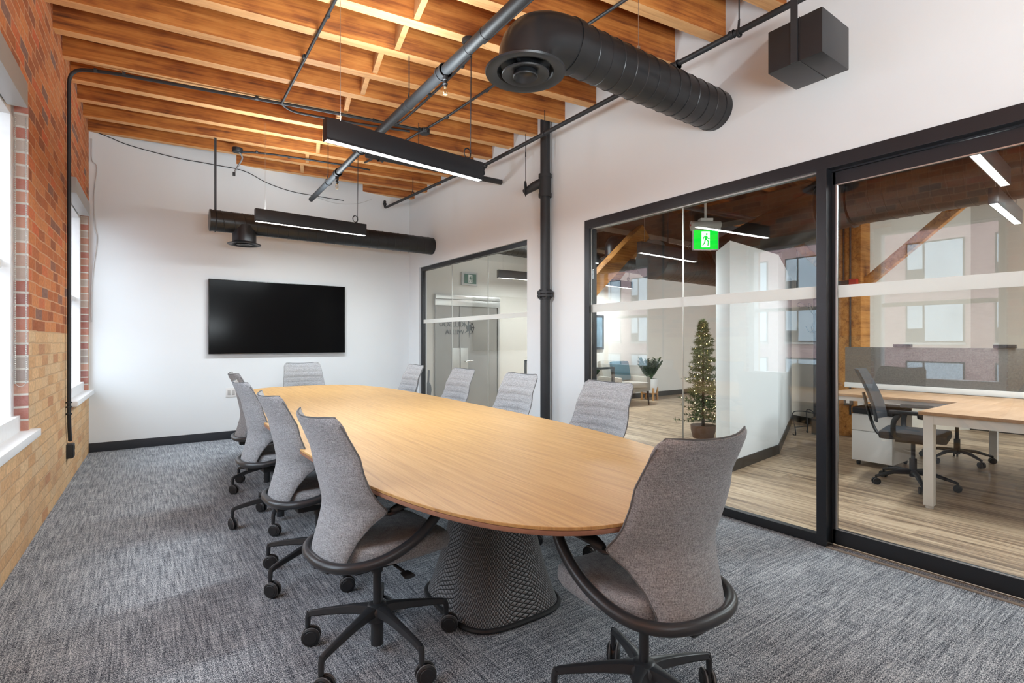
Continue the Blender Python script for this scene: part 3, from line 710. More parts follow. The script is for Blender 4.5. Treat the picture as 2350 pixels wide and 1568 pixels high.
for i in range(13):
    a = R(90*i/12); pts.append((2.01 - (rc+.0)*sin(a)*1.62, yd, zd - rc*.85 + rc*.85*cos(a)))
cx_ = pts[-1][0]
pts.append((cx_, yd, zd-rc-.02))
el.tube(pts, rd+.003, 40)
el.cyl((1.995, yd, zd), (2.045, yd, zd), rd+.009, n=40)
el.build('elbow', 'duct_black', du)
zf = 2.75
df = MB(); df.lathe([(rd, .10), (rd, .02), (rd+.012, .012), (.213, .0), (.220, -.006), (.216, -.016), (.190, -.018), (.155, -.008), (.135, .02), (.128, .05)], (cx_, yd, zf), 48)
df.build('diffuser_rim', 'duct_black', du)
df = MB(); df.lathe([(.045, .0), (.075, -.012), (.108, -.024), (.126, -.026), (.130, -.020), (.110, -.008), (.08, .016), (.07, .03)], (cx_, yd, zf), 40)
df.lathe([(0.001, .002), (.03, .0), (.045, -.010), (.055, -.026), (.064, -.034), (.068, -.028), (.062, -.012), (.055, .012)], (cx_, yd, zf-.004), 40)
for a in (0, 120, 240): df.box(-.005, .005, 0.03, .13, .01, .03, Matrix.Translation((cx_, yd, zf)) @ Matrix.Rotation(R(a), 4, 'Z'))
df.build('diffuser_cone', 'duct_black', du)
w_ = MB(); w_.tube([(2.62, yd, zj(2.6)), (2.62, yd, zd+rd+.02)], .0018, 5); w_.box(2.61, 2.63, yd-.006, yd+.006, zd+rd+.01, zd+rd+.06)
w_.build('hanging_wire', 'silver', du)

zd2, yd2, rd2 = 2.668, 6.85, 0.122
du = thing('supply_duct', 'long black spiral duct hung across the television wall above the screen', 'duct')
spiral_duct((0.655, yd2, zd2), (XR+.02, yd2, zd2), rd2, .115, .004).build('duct_run', 'duct_black', du)
n = MB(); n.cyl((0.64, yd2, zd2), (0.66, yd2, zd2), rd2+.004, n=40); n.build('end_cap', 'duct_black', du)
n = MB(); n.lathe([(.128, 0.20), (.128, 0.0), (.132, -.0)], (1.0, yd2, zd2-.225), 32); n.build('neck', 'duct_black', du)
n = MB(); n.lathe([(.128, .02), (.14, .008), (.176, .0), (.182, -.006), (.174, -.014), (.14, -.010), (.115, .005), (.11, .015)], (1.0, yd2, zd2-.235), 40)
n.lathe([(.03, -.002), (.06, -.012), (.085, -.012), (.07, .006)], (1.0, yd2, zd2-.235), 30); n.lathe([(0.001, -.004), (.03, -.010), (.04, -.008), (.03, .008)], (1.0, yd2, zd2-.235), 24)
n.build('diffuser_rim', 'duct_black', du)
n = MB(); n.box(0.688, 0.712, yd2-.006, yd2+.006, zd2-.02, zj(.7)+.01); n.build('hanger_strut', 'black_metal', du)
n = MB(); n.tube([(0.70, yd2+cos(a)*(rd2+.004), zd2+sin(a)*(rd2+.004)) for a in [i*2*pi/28 for i in range(28)]], .004, 5, closed=True, flat=(1, 2)); n.build('hanger_strap', 'black_metal', du)

# ------------------------------------------------------------------ linear pendant lights
def linear_light(loc, rz, label, group=None, L=1.22, wires=True, rose=None, ztop=3.55, name='linear_pendant_light', power=26, coil=1, up=0):
    t = thing(name, label, 'light', loc, rz, group)
    W = .032
    b = MB(); b.box(-L/2, L/2, -W, W, .012, .135, bev=.002); b.box(-L/2, L/2, -W, -W+.006, 0, .013); b.box(-L/2, L/2, W-.006, W, 0, .013); b.box(-L/2, -L/2+.006, -W, W, 0, .013); b.box(L/2-.006, L/2, -W, W, 0, .013)
    b.build('housing', 'frame_black', t)
    MB().box(-L/2+.006, L/2-.006, -W+.006, W-.006, 0.001, .012).build('diffuser', 'led', t, smooth=False)
    if wires:
        z1 = ztop - loc[2]
        MB().cyl((-L/2+.10, 0, .13), (-L/2+.10, 0, z1), .0012, n=5).build('hanging_wire', 'silver', t)
        MB().cyl((L/2-.10, 0, .13), (L/2-.10, 0, z1), .0014, n=5).build('hanging_wire', 'black_metal', t)
    if coil:
        c = MB()
        for q in range(3): c.tube([(L/2-.13+.03*cos(a)+.004*q, .004*q, .185+.038*sin(a)) for a in [i*2*pi/18 for i in range(18)]], .0035, 6, closed=True)
        c.tube([(L/2-.09, 0, ztop-loc[2]), (L/2-.095, 0, .6), (L/2-.10, 0, .2), (L/2-.11, 0, .135)], .003, 6)
        c.cyl((L/2-.10, 0, .19), (L/2-.10, 0, .215), .006, n=8)
        c.build('power_cord', 'black_metal', t)
    if rose:
        MB().lathe([(.001, 0), (.052, 0), (.056, .008), (.056, .03), (.001, .03)], (rose[0], rose[1], rose[2]), 20).build('ceiling_rose', 'plastic_black', t)
    if power:
        d = bpy.data.lights.new('light_of_pendant', 'AREA'); d.shape = 'RECTANGLE'; d.size = L-.02; d.size_y = .05; d.energy = power; d.color = LAMP
        lo = bpy.data.objects.new('light_of_pendant', d); COL.objects.link(lo); lo.parent = t; lo.location = (0, 0, -.004)
        if up:
            d = d.copy(); d.energy = up; d.size = L-.5; lo = bpy.data.objects.new('ceiling_fill', d); COL.objects.link(lo); lo.parent = t; lo.location = (-.17, 0, .14); lo.rotation_euler = (pi, 0, 0)  # added upward fill for the joists; the pendants only shine down
    return t
a1 = atan2(.104, .974)
linear_light((1.527, 3.325, 2.515), a1, 'black linear pendant light with glowing underside, nearest, over the table', None, ztop=zj(1.5)+.02, rose=(.50, 0, zj(2.05)-2.515-.03), up=18)
linear_light((1.59, 6.06, 2.545), R(3), 'smaller-looking black linear pendant light in front of the far duct', None, ztop=zj(1.5)+.02, rose=(.50, 0, zj(2.05)-2.545-.03), up=16)

# black cube speaker on a strut
sp = thing('ceiling_speaker', 'black cube box hung on a flat strut high beside the glazed wall', 'speaker', (3.045, 1.395, 2.79))
MB().box(-.16, .16, -.143, .143, 0, .235, bev=.004).build('cabinet', 'duct_black', sp)
MB().box(-.163, .163, -.03, -.026, -.002, .237).build('seam_strip', 'duct_black', sp)
MB().box(-.168, -.161, -.02, .016, .0, .80).build('strut', 'black_metal', sp)

# loose wires on the television wall
wz = YT-.012
w_ = MB(); w_.tube(catmull([(-.47, wz, 3.70), (-.30, wz, 3.655), (-.096, wz, 3.60), (.35, wz, 3.55), (.75, wz, 3.545), (1.109, wz, 3.53), (1.40, wz, 3.42), (1.70, wz, 3.36), (2.0, wz, 3.35), (2.43, wz, 3.345)], 6), .005, 6)
tag(w_.build('cable', 'black_metal'), 'loose black cable drooping across the top of the television wall', 'cable')
w_ = MB(); w_.tube(catmull([(1.968, wz, 3.345), (2.3, wz, 3.29), (2.62, wz, 3.33), (2.85, wz, 3.43)], 6), .0035, 6)
tag(w_.build('cable', 'white_wire'), 'thin pale wire looping high on the television wall near the corner', 'cable')
w_ = MB(); w_.tube(catmull([(-.455, wz, 3.60), (-.453, wz, 3.36), (-.41, wz, 3.28), (-.435, wz, 2.95), (-.43, wz, 2.6), (-.41, wz, 2.45), (-.445, wz, 2.1), (-.46, wz, 1.75), (-.455, wz, 1.5)], 6), .005, 6)
tag(w_.build('cable', 'white_wire'), 'white cable hanging in the corner between brick and television wall', 'cable')

# ------------------------------------------------------------------ television, outlets
tv = thing('television', 'large wall-mounted television with a black switched-off screen', 'television', (1.565, 7.585, 1.592))
MB().box(-.865, .865, 0, .035, -.48, .48, bev=.003).build('case', 'tv_bezel', tv)
MB().box(-.858, .858, -.002, .0005, -.473, .473).build('screen', 'tv_screen', tv, smooth=False)
MB().box(-.30, .30, .035, .064, -.22, .22).build('wall_bracket', 'plastic_black', tv)
ou = thing('wall_outlet', 'white double wall outlet low on the television wall', 'outlet', (.962, YT, .607))
MB().box(-.062, .062, -.006, 0, -.060, .060, bev=.003).build('cover_plate', 'white_plastic', ou)
for s in (-1, 1):
    q = MB(); q.box(s*.026-.017, s*.026+.017, -.009, -.005, -.034, .034, bev=.002); q.build('socket', plain('outlet grey', (.45, .44, .43), .4), ou)

# ================================================================== TABLE
TCX, TCY, TA, TB_ = 1.497, 3.80, 0.832, 2.765
def superell(a, b, n, N=160):
    out = []
    for i in range(N):
        t = 2*pi*i/N; c, s = cos(t), sin(t)
        out.append((a*math.copysign(abs(c)**(2/n), c), b*math.copysign(abs(s)**(2/n), s)))
    return out
tb = thing('conference_table', 'long boat-shaped light oak conference table on two mesh-covered pedestals', 'table', (TCX, TCY, 0), R(-1.4))
def table_outline(ins, N):
    A_, B_ = superell(TA-ins, TB_-ins, 3.5, N), superell(TA-ins, TB_-ins-.01, 2.85, N)
    return [b if (b[0] > 0 and b[1] < 0) else a for a, b in zip(A_, B_)]
def ring_solid(levels, N=160):
    """levels: (inset, z)"""
    mb = MB(); rings = []
    for ins, z in levels:
        rings.append([mb.bm.verts.new((x, y, z)) for x, y in table_outline(ins, N)])
    for a, b in zip(rings, rings[1:]):
        for j in range(N): mb.bm.faces.new((a[j], a[(j+1) % N], b[(j+1) % N], b[j]))
    mb.bm.faces.new(rings[0][::-1]); mb.bm.faces.new(rings[-1]); return mb
ring_solid([(.004, .7285), (.0, .7305), (.0, .7385), (.0015, .740)]).build('tabletop', 'table_top', tb)
ring_solid([(.030, .7085), (.012, .7095), (.003, .7130), (.0005, .7180), (.0005, .7284), (.003, .7285)]).build('edge_band', 'table_edge', tb)
ring_solid([(.09, .690), (.06, .692), (.05, .708), (.05, .7085)]).build('underframe', 'plastic_black', tb)
def pedestal(cy_):
    mb = MB(); uvl = mb.bm.loops.layers.uv.new('UVMap'); N, H = 72, 22; rings = []
    for k in range(H+1):
        t = k/H; z = 0.022 + t*0.668
        u = 1-t; r = 0.172 + 0.098*u**2.0
        e = 2.2 + 1.5*u
        if t > .85: r += .01*(t-.85)/.15
        sx = 1.0; sy = 1.0 + .10*u
        rings.append([(mb.bm.verts.new((x*sx - .03, y*sy + cy_, z))) for x, y in superell(r, r, e, N)])
    for k in range(H):
        for j in range(N):
            f = mb.bm.faces.new((rings[k][j], rings[k][(j+1) % N], rings[k+1][(j+1) % N], rings[k+1][j]))
            for l, (uu, vv) in zip(f.loops, ((j/N, k/H), ((j+1)/N, k/H), ((j+1)/N, (k+1)/H), (j/N, (k+1)/H))): l[uvl].uv = (uu, vv)
    o = mb.build('pedestal', 'pedestal', tb, recalc=True)
    b = MB(); ring = [(x - .03, y*1.10 + cy_, .014) for x, y in superell(.276, .276, 3.7, 72)]
    b.tube(ring, .012, 8, closed=True); b.build('base_ring', 'plastic_black', o)
    return o
pedestal(2.17-TCY); pedestal(5.39-TCY)

# ================================================================== CONFERENCE CHAIR  (faces +y)
def lerp_tab(tab, z):
    for (z0, *a), (z1, *b) in zip(tab, tab[1:]):
        if z <= z1:
            t = (z-z0)/(z1-z0); s = max(0, t)
            return [p+(q-p)*t for p, q in zip(a, b)]
    return list(tab[-1][1:])
# z, half width, y of centre line, forward wrap of the edges
BACK = [(.440, .150, -.243, .046), (.48, .156, -.236, .050), (.54, .174, -.218, .060), (.60, .205, -.202, .084), (.63, .232, -.197, .106), (.645, .247, -.196, .116), (.66, .250, -.196, .116),
        (.70, .246, -.202, .086), (.74, .242, -.208, .068), (.80, .236, -.222, .060), (.86, .229, -.234, .060), (.94, .220, -.266, .050), (.97, .217, -.282, .050), (.995, .214, -.298, .050)]
def leg_path(a, r): return Vector((sin(a)*r, cos(a)*r, 0))
def make_conf_chair(label):
    t = thing('conference_chair', label, 'chair')
    # star base
    hub = MB(); hub.lathe([(.001, .135), (.046, .135), (.052, .15), (.050, .178), (.036, .196), (.026, .200), (.001, .200)], n=28)
    hub.build('base_hub', 'chair_black', t)
    for i in range(5):
        a = 2*pi*i/5
        lg = MB(); d = Vector((sin(a), cos(a), 0)); s = Vector((cos(a), -sin(a), 0))
        prof = [(.030, .176, .030, .020), (.07, .173, .021, .019), (.14, .164, .0155, .0165), (.23, .149, .013, .014), (.285, .138, .0125, .0125), (.302, .130, .012, .013)]
        rings = []
        for (r, z, hw, hh) in prof:
            c = d*r + Vector((0, 0, z))
            rings.append([lg.bm.verts.new(c + s*hw*cx + Vector((0, 0, hh*cz))) for cx, cz in ((1, -.6), (.75, .8), (.3, 1), (-.3, 1), (-.75, .8), (-1, -.6), (-.7, -1), (.7, -1))])
        for A_, B_ in zip(rings, rings[1:]):
            for j in range(8): lg.bm.faces.new((A_[j], A_[(j+1) % 8], B_[(j+1) % 8], B_[j]))
        lg.bm.faces.new(rings[0][::-1]); lg.bm.faces.new(rings[-1])
        lg.tube([d*.296+Vector((0, 0, .139)), d*.303+Vector((0, 0, .120)), d*.305+Vector((0, 0, .078))], [.0125, .0120, .0105], 12)
        L = lg.build('leg', 'chair_black', t)
        # caster: twin wheels turned a little
        wa = R(261) - .35 + .35*(i*2 % 5)*.5; ax = Vector((cos(wa), sin(wa), 0)); c0 = d*.305 + Vector((-sin(wa), cos(wa), 0))*.014 + Vector((0, 0, .0385))
        cs = MB()
        cs.cyl(c0-ax*.008, c0+ax*.008, .027, n=20); cs.cyl(d*.305+Vector((0, 0, .040)), d*.305+Vector((0, 0, .082)), .0085, n=12)
        cs.tube([c0+Vector((0, 0, .0))+Vector((0, 0, .030)), c0+(d*.305-c0)*1.0+Vector((0, 0, .030))], .010, 8)
        cs.build('caster', 'chair_black', L)
        for q in (-1, 1):
            wh = MB(); rot = ax.to_track_quat('Z', 'Y').to_matrix()
            wh.lathe([(.001, .024), (.025, .0245), (.027, .022), (.032, .022), (.0375, .018), (.038, .010), (.034, .006), (.001, .006)], c0, 26, axis=rot @ Matrix.Scale(q, 3, (0, 0, 1)))
            wh.build('wheel', 'plastic_black', L)
            ti = MB(); ti.tube([c0 + ax*(q*.0135) + (rot @ Vector((cos(b), sin(b), 0)))*.0355 for b in [k*2*pi/26 for k in range(26)]], .0034, 6, closed=True)
            ti.build('tread', 'wheel_grey', L)
    g = MB(); g.cyl((0, 0, .030), (0, 0, .15), .0255, n=24); g.cyl((0, 0, .19), (0, 0, .33), .0165, n=20); g.cyl((0, 0, .33), (0, 0, .40), .024, n=20)
    g.build('gas_column', 'chair_black', t)
    mc = MB(); mc.box(-.085, .085, -.13, .12, .372, .412, bev=.012); mc.box(-.03, .03, -.22, -.10, .385, .41, bev=.008)
    mc.build('tilt_mechanism', 'plastic_black', t)
    lv = MB(); lv.tube([(.08, .02, .388), (.20, .02, .388)], .006, 8); lv.tube([(.20, .02, .388), (.245, .02, .386)], [.012, .015], 10, flat=(.5, 1.6)); lv.build('lever', 'plastic_black', t)
    # seat cushion
    st = MB(); N = 72; base = []
    def seat_pt(th, sc):
        c, s = cos(th), sin(th); n = 3.4 if s > 0 else 2.4
        x = .236*math.copysign(abs(c)**(2/n), c); y = (.250 if s > 0 else .222)*math.copysign(abs(s)**(2/n), s)
        return x*sc, y*sc + .022
    def topz(x, y):
        fr = max(0, (y-.12)/.15); side = (abs(x)/.245)**2
        return .506 + .010*side - .035*fr*fr + .006*(1-side)*0 - .010*max(0, 1-((x/.2)**2+(y/.2)**2))
    lv_ = [(.86, None, .436), (.965, None, .442), (1.0, None, .460), (1.0, -.022, None), (.985, -.008, None), (.93, 0, None), (.80, .002, None), (.55, 0, None), (.28, 0, None), (.05, 0, None)]
    rings = []
    for sc, dz, za in lv_:
        rg = []
        for j in range(N):
            x, y = seat_pt(2*pi*j/N, sc); z = za if dz is None else topz(x, y)+dz
            if dz is None: z -= .02*max(0, (y-.12)/.15)**2
            rg.append(st.bm.verts.new((x, y, z)))
        rings.append(rg)
    for a, b in zip(rings, rings[1:]):
        for j in range(N): st.bm.faces.new((a[j], a[(j+1) % N], b[(j+1) % N], b[j]))
    st.bm.faces.new(rings[0][::-1]); st.bm.faces.new(rings[-1])
    st.build('seat', 'fabric', t, angle=60)
    # backrest
    bk = MB(); NX, NZ = 16, 56; z0, z1 = BACK[0][0], BACK[-1][0]
    fr, rr = [], []
    for k in range(NZ+1):
        z = z0 + (z1-z0)*k/NZ; hw, yc, wrap = lerp_tab(BACK, z)
        top = max(0, (z-(z1-.030))/.030); hw -= .026*(1-sqrt(max(0, 1-top**2)))
        F, Rr = [], []
        for i in range(NX+1):
            u = -1+2*i/NX; x = hw*u; y = yc + wrap*abs(u)**2.2; zz = z + (.012*abs(u)**2 if k > NZ-6 else 0)*((k-(NZ-6))/6 if k > NZ-6 else 0)
            th = .019*(1-abs(u)**6*.75)*(1-.45*top)
            gz = ((z-.47) % .060)/.060; groove = .0075*math.exp(-((min(gz, 1-gz))*.060/.0055)**2) if z > .45 else 0
            F.append(bk.bm.verts.new((x, y+th-groove*(1-abs(u)**8), zz))); Rr.append(bk.bm.verts.new((x, y-th*.7, zz)))
        fr.append(F); rr.append(Rr)
    for k in range(NZ):
        for i in range(NX):
            bk.bm.faces.new((fr[k][i], fr[k][i+1], fr[k+1][i+1], fr[k+1][i])); bk.bm.faces.new((rr[k][i+1], rr[k][i], rr[k+1][i], rr[k+1][i+1]))
        for i, e in ((0, 0), (NX, 1)):
            q = (rr[k][i], fr[k][i], fr[k+1][i], rr[k+1][i]); bk.bm.faces.new(q if e == 0 else q[::-1])
    for kk in (0, NZ):
        for i in range(NX): bk.bm.faces.new((rr[kk][i], rr[kk][i+1], fr[kk][i+1], fr[kk][i]))
    B = bk.build('backrest', 'fabric', t, angle=70)
    pp = MB(); path = []
    for side in (-1, 1):
        seq = []
        for k in range(0, NZ+1, 2):
            z = z0 + (z1-z0)*k/NZ; hw, yc, wrap = lerp_tab(BACK, z); top = max(0, (z-(z1-.030))/.030); hw -= .026*(1-sqrt(max(0, 1-top**2)))
            seq.append((side*(hw+.001), yc+wrap, z+(.012 if k == NZ else 0)))
        path += seq if side < 0 else seq[::-1]
        if side < 0:
            hw, yc, wrap = lerp_tab(BACK, z1); hw -= .026
            path += [(hw*u, yc+wrap*abs(u)**2.2, z1+.012*abs(u)**2+.003) for u in (-.8, -.6, -.4, -.2, 0, .2, .4, .6, .8)]
    pp.tube(path, .0028, 6); pp.build('piping', plain('dark piping', (.06, .06, .065), .9) if 'piping' not in M else M['piping'], B)
    # hoop: armrest loop that runs round the back of the seat
    half = [(0, -.262, .452), (.08, -.256, .452), (.155, -.225, .453), (.208, -.165, .458), (.234, -.085, .472), (.246, .0, .502), (.250, .07, .542), (.252, .125, .592), (.250, .155, .635), (.248, .150, .660), (.246, .10, .668)]
    pts = [Vector((-x, y, z)) for x, y, z in half[::-1]][:-1] + [Vector(p) for p in half]
    hp = MB(); pts = catmull(pts, 5); n_ = len(pts)
    rad = [.0165 + .003*min(1, min(i, n_-1-i)/12) for i in range(n_)]
    hp.tube(pts, rad, 16); hp.build('arm_hoop', 'chair_black', t)
    for s_ in (-1, 1):
        ap = MB()
        rings = []
        for (y, x, z, hw, hh) in [(-.058, .240, .652, .010, .006), (-.045, .242, .655, .017, .009), (-.02, .248, .666, .022, .010), (.05, .258, .674, .024, .010), (.12, .262, .678, .022, .010), (.158, .264, .678, .014, .008)]:
            rings.append([ap.bm.verts.new((s_*(x)+hw*cx, y, z+hh*cz)) for cx, cz in ((1, 0), (.8, .8), (0, 1), (-.8, .8), (-1, 0), (-.8, -.9), (0, -1), (.8, -.9))])
        for A_, B_ in zip(rings, rings[1:]):
            for j in range(8): ap.bm.faces.new((A_[j], A_[(j+1) % 8], B_[(j+1) % 8], B_[j]))
        ap.bm.faces.new(rings[0][::-1]); ap.bm.faces.new(rings[-1])
        ap.build('armrest_pad', 'plastic_black', t, angle=50)
        sb = MB(); sb.tube([(s_*.225, -.080, .640), (s_*.236, -.06, .640), (s_*.246, -.01, .648)], [.007, .009, .007], 8, flat=(1, 1.6)); sb.build('arm_bracket', 'chair_black', t)
    return t
M['piping'] = plain('dark grey piping', (.13, .135, .14), .9)
CH = [  # x, y, facing (deg, 0 = +x), base turn, label
    (0.794, 2.065, 4, 'grey office chair with back to the brick wall, nearest the camera on the window side'),
    (0.798, 2.95, 2, 'grey office chair, second from the camera on the window side'),
    (0.812, 3.97, 2, 'grey office chair, third from the camera on the window side'),
    (0.91, 5.00, 0, 'grey office chair, farthest from the camera on the window side, near the outlet'),
    (1.385, 1.165, 88, 'grey office chair seen from behind at the near end of the table'),
    (2.32, 2.45, 182, 'grey office chair facing across the table, beside the big glazing and nearest the tree'),
    (2.37, 3.50, 182, 'grey office chair on the far side, directly in front of the standing pipe'),
    (2.37, 4.47, 180, 'grey office chair on the far side, in front of the glass entrance door'),
    (2.34, 5.52, 178, 'grey office chair on the far side, nearest the room corner'),
    (1.66, 6.62, 270, 'brownish grey office chair at the head of the table under the television')]
BASE = [65, 63, 34, 57, 63, 20, 50, 10, 35, 0]
proto = None
for i, (x, y, a, lab) in enumerate(CH):
    if proto is None: proto = make_conf_chair(lab); o = proto
    else: o = copy_tree(proto); o['label'] = lab
    o.location = (x, y, 0); o.rotation_euler = (0, 0, R(a-90))
    for c_ in o.children:
        if c_.name.split('.')[0] == 'leg': c_.rotation_euler = (0, 0, R((BASE[i] - a) % 72))
    o['group'] = 'conference chairs round the table'

# ================================================================== OPEN-PLAN OFFICE BEYOND THE GLASS
# enclosing walls
struct(MB().box(3.60, 13.0, 7.80, 7.92, 0, 4.2).build('wall_north', 'beige_wall', smooth=False))
struct(MB().box(12.9, 13.0, 3.0, 7.9, 0, 4.2).build('wall_east', 'beige_wall', smooth=False))
struct(MB().box(9.75, 9.85, YB-.1, 4.35, 0, 4.2).build('wall_desks', 'beige_wall', smooth=False))
ww = MB(); ww.prism([(8.58, 4.35), (8.02, 3.02), (9.8, 2.2), (9.8, 4.35)], 0, 3.495); struct(ww.build('wall_corner', 'beige_wall', smooth=False))
ww = MB(); ww.prism([(8.56, 4.33), (8.00, 3.00), (8.02, 2.98), (8.60, 4.36)], 0, .10); struct(ww.build('baseboard_corner', 'baseboard_brown', smooth=False))
struct(MB().box(3.62, 12.9, 7.785, 7.80, 0, .11).build('baseboard_north', 'baseboard_brown', smooth=False))
struct(MB().box(9.735, 9.75, YB, 4.3, 0, .11).build('baseboard_desks', 'baseboard_brown', smooth=False))
struct(MB().box(3.60, 9.9, YB-.2, YB-.1, 0, 4.2).build('wall_south', 'beige_wall', smooth=False))
struct(MB().box(3.55, 13.0, YB-.1, 7.9, 3.78, 3.9).build('ceiling_office', 'deck', smooth=False))
# white block with skewed plan (stair or service core), 2.26 m tall
ptA, ptB, ptE = (4.671, 2.869), (5.882, 3.019), (8.40, 4.10)
ptC = (5.15, 3.33)
bl = thing('partition_block', 'white chest-high-topped service block with dark base standing behind the glass, right of the lit tree', 'partition')
bl['label'] = 'white service block with dark skirting behind the glass, right of the lit tree'
MB().prism([ptA, ptB, ptE, (8.2, 4.40), ptC], 0, 2.26).build('walls', 'white_wall', bl, smooth=False)
def off(p, q, d):
    v = Vector((q[0]-p[0], q[1]-p[1])).normalized(); return (v.y*d, -v.x*d)
sk = MB()
for p, q in ((ptA, ptB), (ptB, ptE)):
    ox, oy = off(p, q, .012); sk.prism([p, q, (q[0]+ox, q[1]+oy), (p[0]+ox, p[1]+oy)], 0, .105)
sk.build('skirting', 'baseboard_brown', bl, smooth=False)

# office joists and beams
for i in range(14):
    y = -1.0 + i*.62
    q = MB().box(3.62, 12.8, y, y+.08, 3.50, 3.778).build('office_joist', 'joist' if i % 3 else 'dark_beam', None, smooth=False)
    tag(q, 'timber ceiling joist of the open office seen through the glass', 'joist', 'office ceiling joists')
bm_ = tag(MB().box(7.6, 7.95, YB, 7.7, 3.18, 3.50, bev=.01).build('timber_beam', 'dark_beam'), 'dark old main beam under the office ceiling resting on the orange post', 'beam')
bm_ = tag(MB().box(3.9, 12.0, 5.5, 5.78, 3.0, 3.45, bev=.01).build('timber_beam', 'dark_beam'), 'dark old cross beam above the big open-ended duct', 'beam')
# orange timber post with braces
po = thing('timber_post', 'orange old timber post behind the desks with diagonal braces', 'post', (7.86, 3.02, 0))
MB().box(-.15, .15, -.15, .15, 0, 3.2, bev=.012).build('post', 'post', po)
def brace(parent, p0, p1, w=.075, h=.10, name='brace'):
    p0, p1 = Vector(p0), Vector(p1); d = (p1-p0).normalized(); L = (p1-p0).length
    s = d.cross(Vector((0, 0, 1))).normalized(); u = s.cross(d)
    m = Matrix((d, s, u)).transposed().to_4x4(); m.translation = p0
    return MB().box(0, L, -w, w, -h, h, m, bev=.006).build(name, 'post', parent)
brace(po, (0, -.10, 2.0), (0, -1.20, 2.95), .05, .06); brace(po, (0, .10, 2.05), (0, 1.15, 3.15), .05, .06)
MB().tube([(-.165, -.03, .3), (-.165, -.03, 2.2), (-.165, -.03, 3.1)], .012, 8).build('conduit', 'black_metal', po)
MB().tube([(-.165, .05, 2.1), (-.165, .05, 3.1)], .012, 8).build('conduit', 'black_metal', po)
MB().box(-.20, -.15, -.02, .10, 1.98, 2.09).build('switch_box', 'plastic_black', po)
MB().box(-.21, -.15, -.12, -.03, 1.98, 2.10).build('fire_alarm_box', 'red', po)
MB().box(-.19, -.15, -.06, .04, .42, .58).build('outlet_box', 'plastic_black', po)
MB().box(-.193, -.19, -.03, .01, .45, .55).build('socket', 'white_plastic', po)
p2 = thing('timber_brace', 'big orange timber brace behind the left edge of the glazing', 'brace', (5.0, 5.66, 0))
brace(p2, (.2, -.2, 1.95), (1.45, -.2, 3.0), .08, .12)
p2 = thing('timber_brace', 'smaller orange timber brace behind the small office diffuser', 'brace', (8.1, 7.3, 0))
brace(p2, (-.45, 0, 2.45), (.3, 0, 3.25), .07, .12)
# ducts
du = thing('office_duct', 'big dull steel duct running over the desks and bending away past the post', 'duct')
spiral_duct((6.45, -1.2, 2.84), (6.45, 2.45, 2.84), .27, .13, .005).build('duct_run', 'galv', du)
e_ = MB(); e_.tube(catmull([(6.45, 2.45, 2.84), (6.50, 2.75, 2.82), (6.62, 3.15, 2.76), (6.80, 3.75, 2.66), (6.86, 4.3, 2.5)], 4), .275, 32)
for y in (2.47, 2.78): e_.cyl((6.46, y, 2.83), (6.46, y+.02, 2.83), .285, n=36)
e_.build('elbow', 'galv', du)
du = thing('office_duct', 'fat horizontal duct with its capped end facing the tree', 'duct')
spiral_duct((5.95, 4.75, 2.42), (9.6, 4.95, 2.42), .26, .12, .005).build('duct_run', 'galv', du)
MB().cyl((5.80, 4.74, 2.42), (5.96, 4.75, 2.42), .275, n=40).build('end_cap', 'galv', du)
for x in (6.2, 8.6): MB().cyl((x, 4.78, 2.66), (x, 4.78, 3.779), .012, n=8).build('hanger_rod', 'black_metal', du)
du = thing('office_duct', 'small branch duct with a round diffuser in the office lounge', 'duct')
spiral_duct((6.6, 6.1, 2.95), (8.2, 6.1, 2.95), .12, .1, .004).build('duct_run', 'galv', du)
q = MB(); q.tube(fillet([(6.9, 6.1, 2.95), (6.45, 6.1, 2.95), (6.45, 6.1, 2.68)], .2, 6), .125, 24); q.build('elbow', 'duct_black', du); MB().box(7.4, 7.42, 6.09, 6.11, 3.04, 3.779).build('hanger_strut', 'black_metal', du)
q = MB(); q.lathe([(.12, .04), (.20, .0), (.19, -.02), (.12, -.01), (.06, .02)], (6.45, 6.1, 2.68), 28); q.build('diffuser_rim', 'galv', du)
du = thing('office_duct', 'steel duct behind the narrow glazed opening near the corner', 'duct')
spiral_duct((3.75, 6.6, 2.78), (8.6, 7.1, 2.78), .14, .11, .004).build('duct_run', 'galv', du)
q = thing('office_pipe', 'black sprinkler pipe crossing above the office exit sign', 'pipe')
MB().cyl((5.2, 4.2, 3.02), (8.2, 3.9, 3.02), .035, n=16).build('pipe', 'black_metal', q)
# linear lights in the office
linear_light((5.42, 4.16, 2.33), R(3), 'office linear light glowing in front of the big open-ended duct', None, L=1.2, ztop=3.5, power=20, coil=1)
linear_light((7.50, 7.05, 2.34), R(7), 'office linear light in the lounge above the armchair', None, L=1.2, ztop=3.5, power=36, coil=1)
linear_light((5.42, 7.1, 2.33), R(-3), 'linear light behind the narrow glazed opening near the corner', None, L=1.2, ztop=3.6, power=9, coil=1)
linear_light((4.93, 1.02, 2.50), R(3), 'bright office linear light over the desks, nearest the glass door', None, L=1.2, ztop=3.5, power=17, coil=0)
linear_light((6.35, 1.20, 2.42), R(3), 'bright office linear light over the desks, beyond the nearest one', None, L=1.2, ztop=3.5, power=17, coil=0)
# dome lamp
dl = thing('dome_lamp', 'small white dome ceiling lamp below the brace', 'lamp', (8.05, 3.85, 1.98))
MB().lathe([(.001, 0), (.13, 0), (.135, .02), (.11, .07), (.03, .09), (.001, .09)], n=24).build('dome', 'white_plastic', dl)
MB().cyl((0, 0, .09), (0, 0, 1.2), .008, n=8).build('stem', 'black_metal', dl)

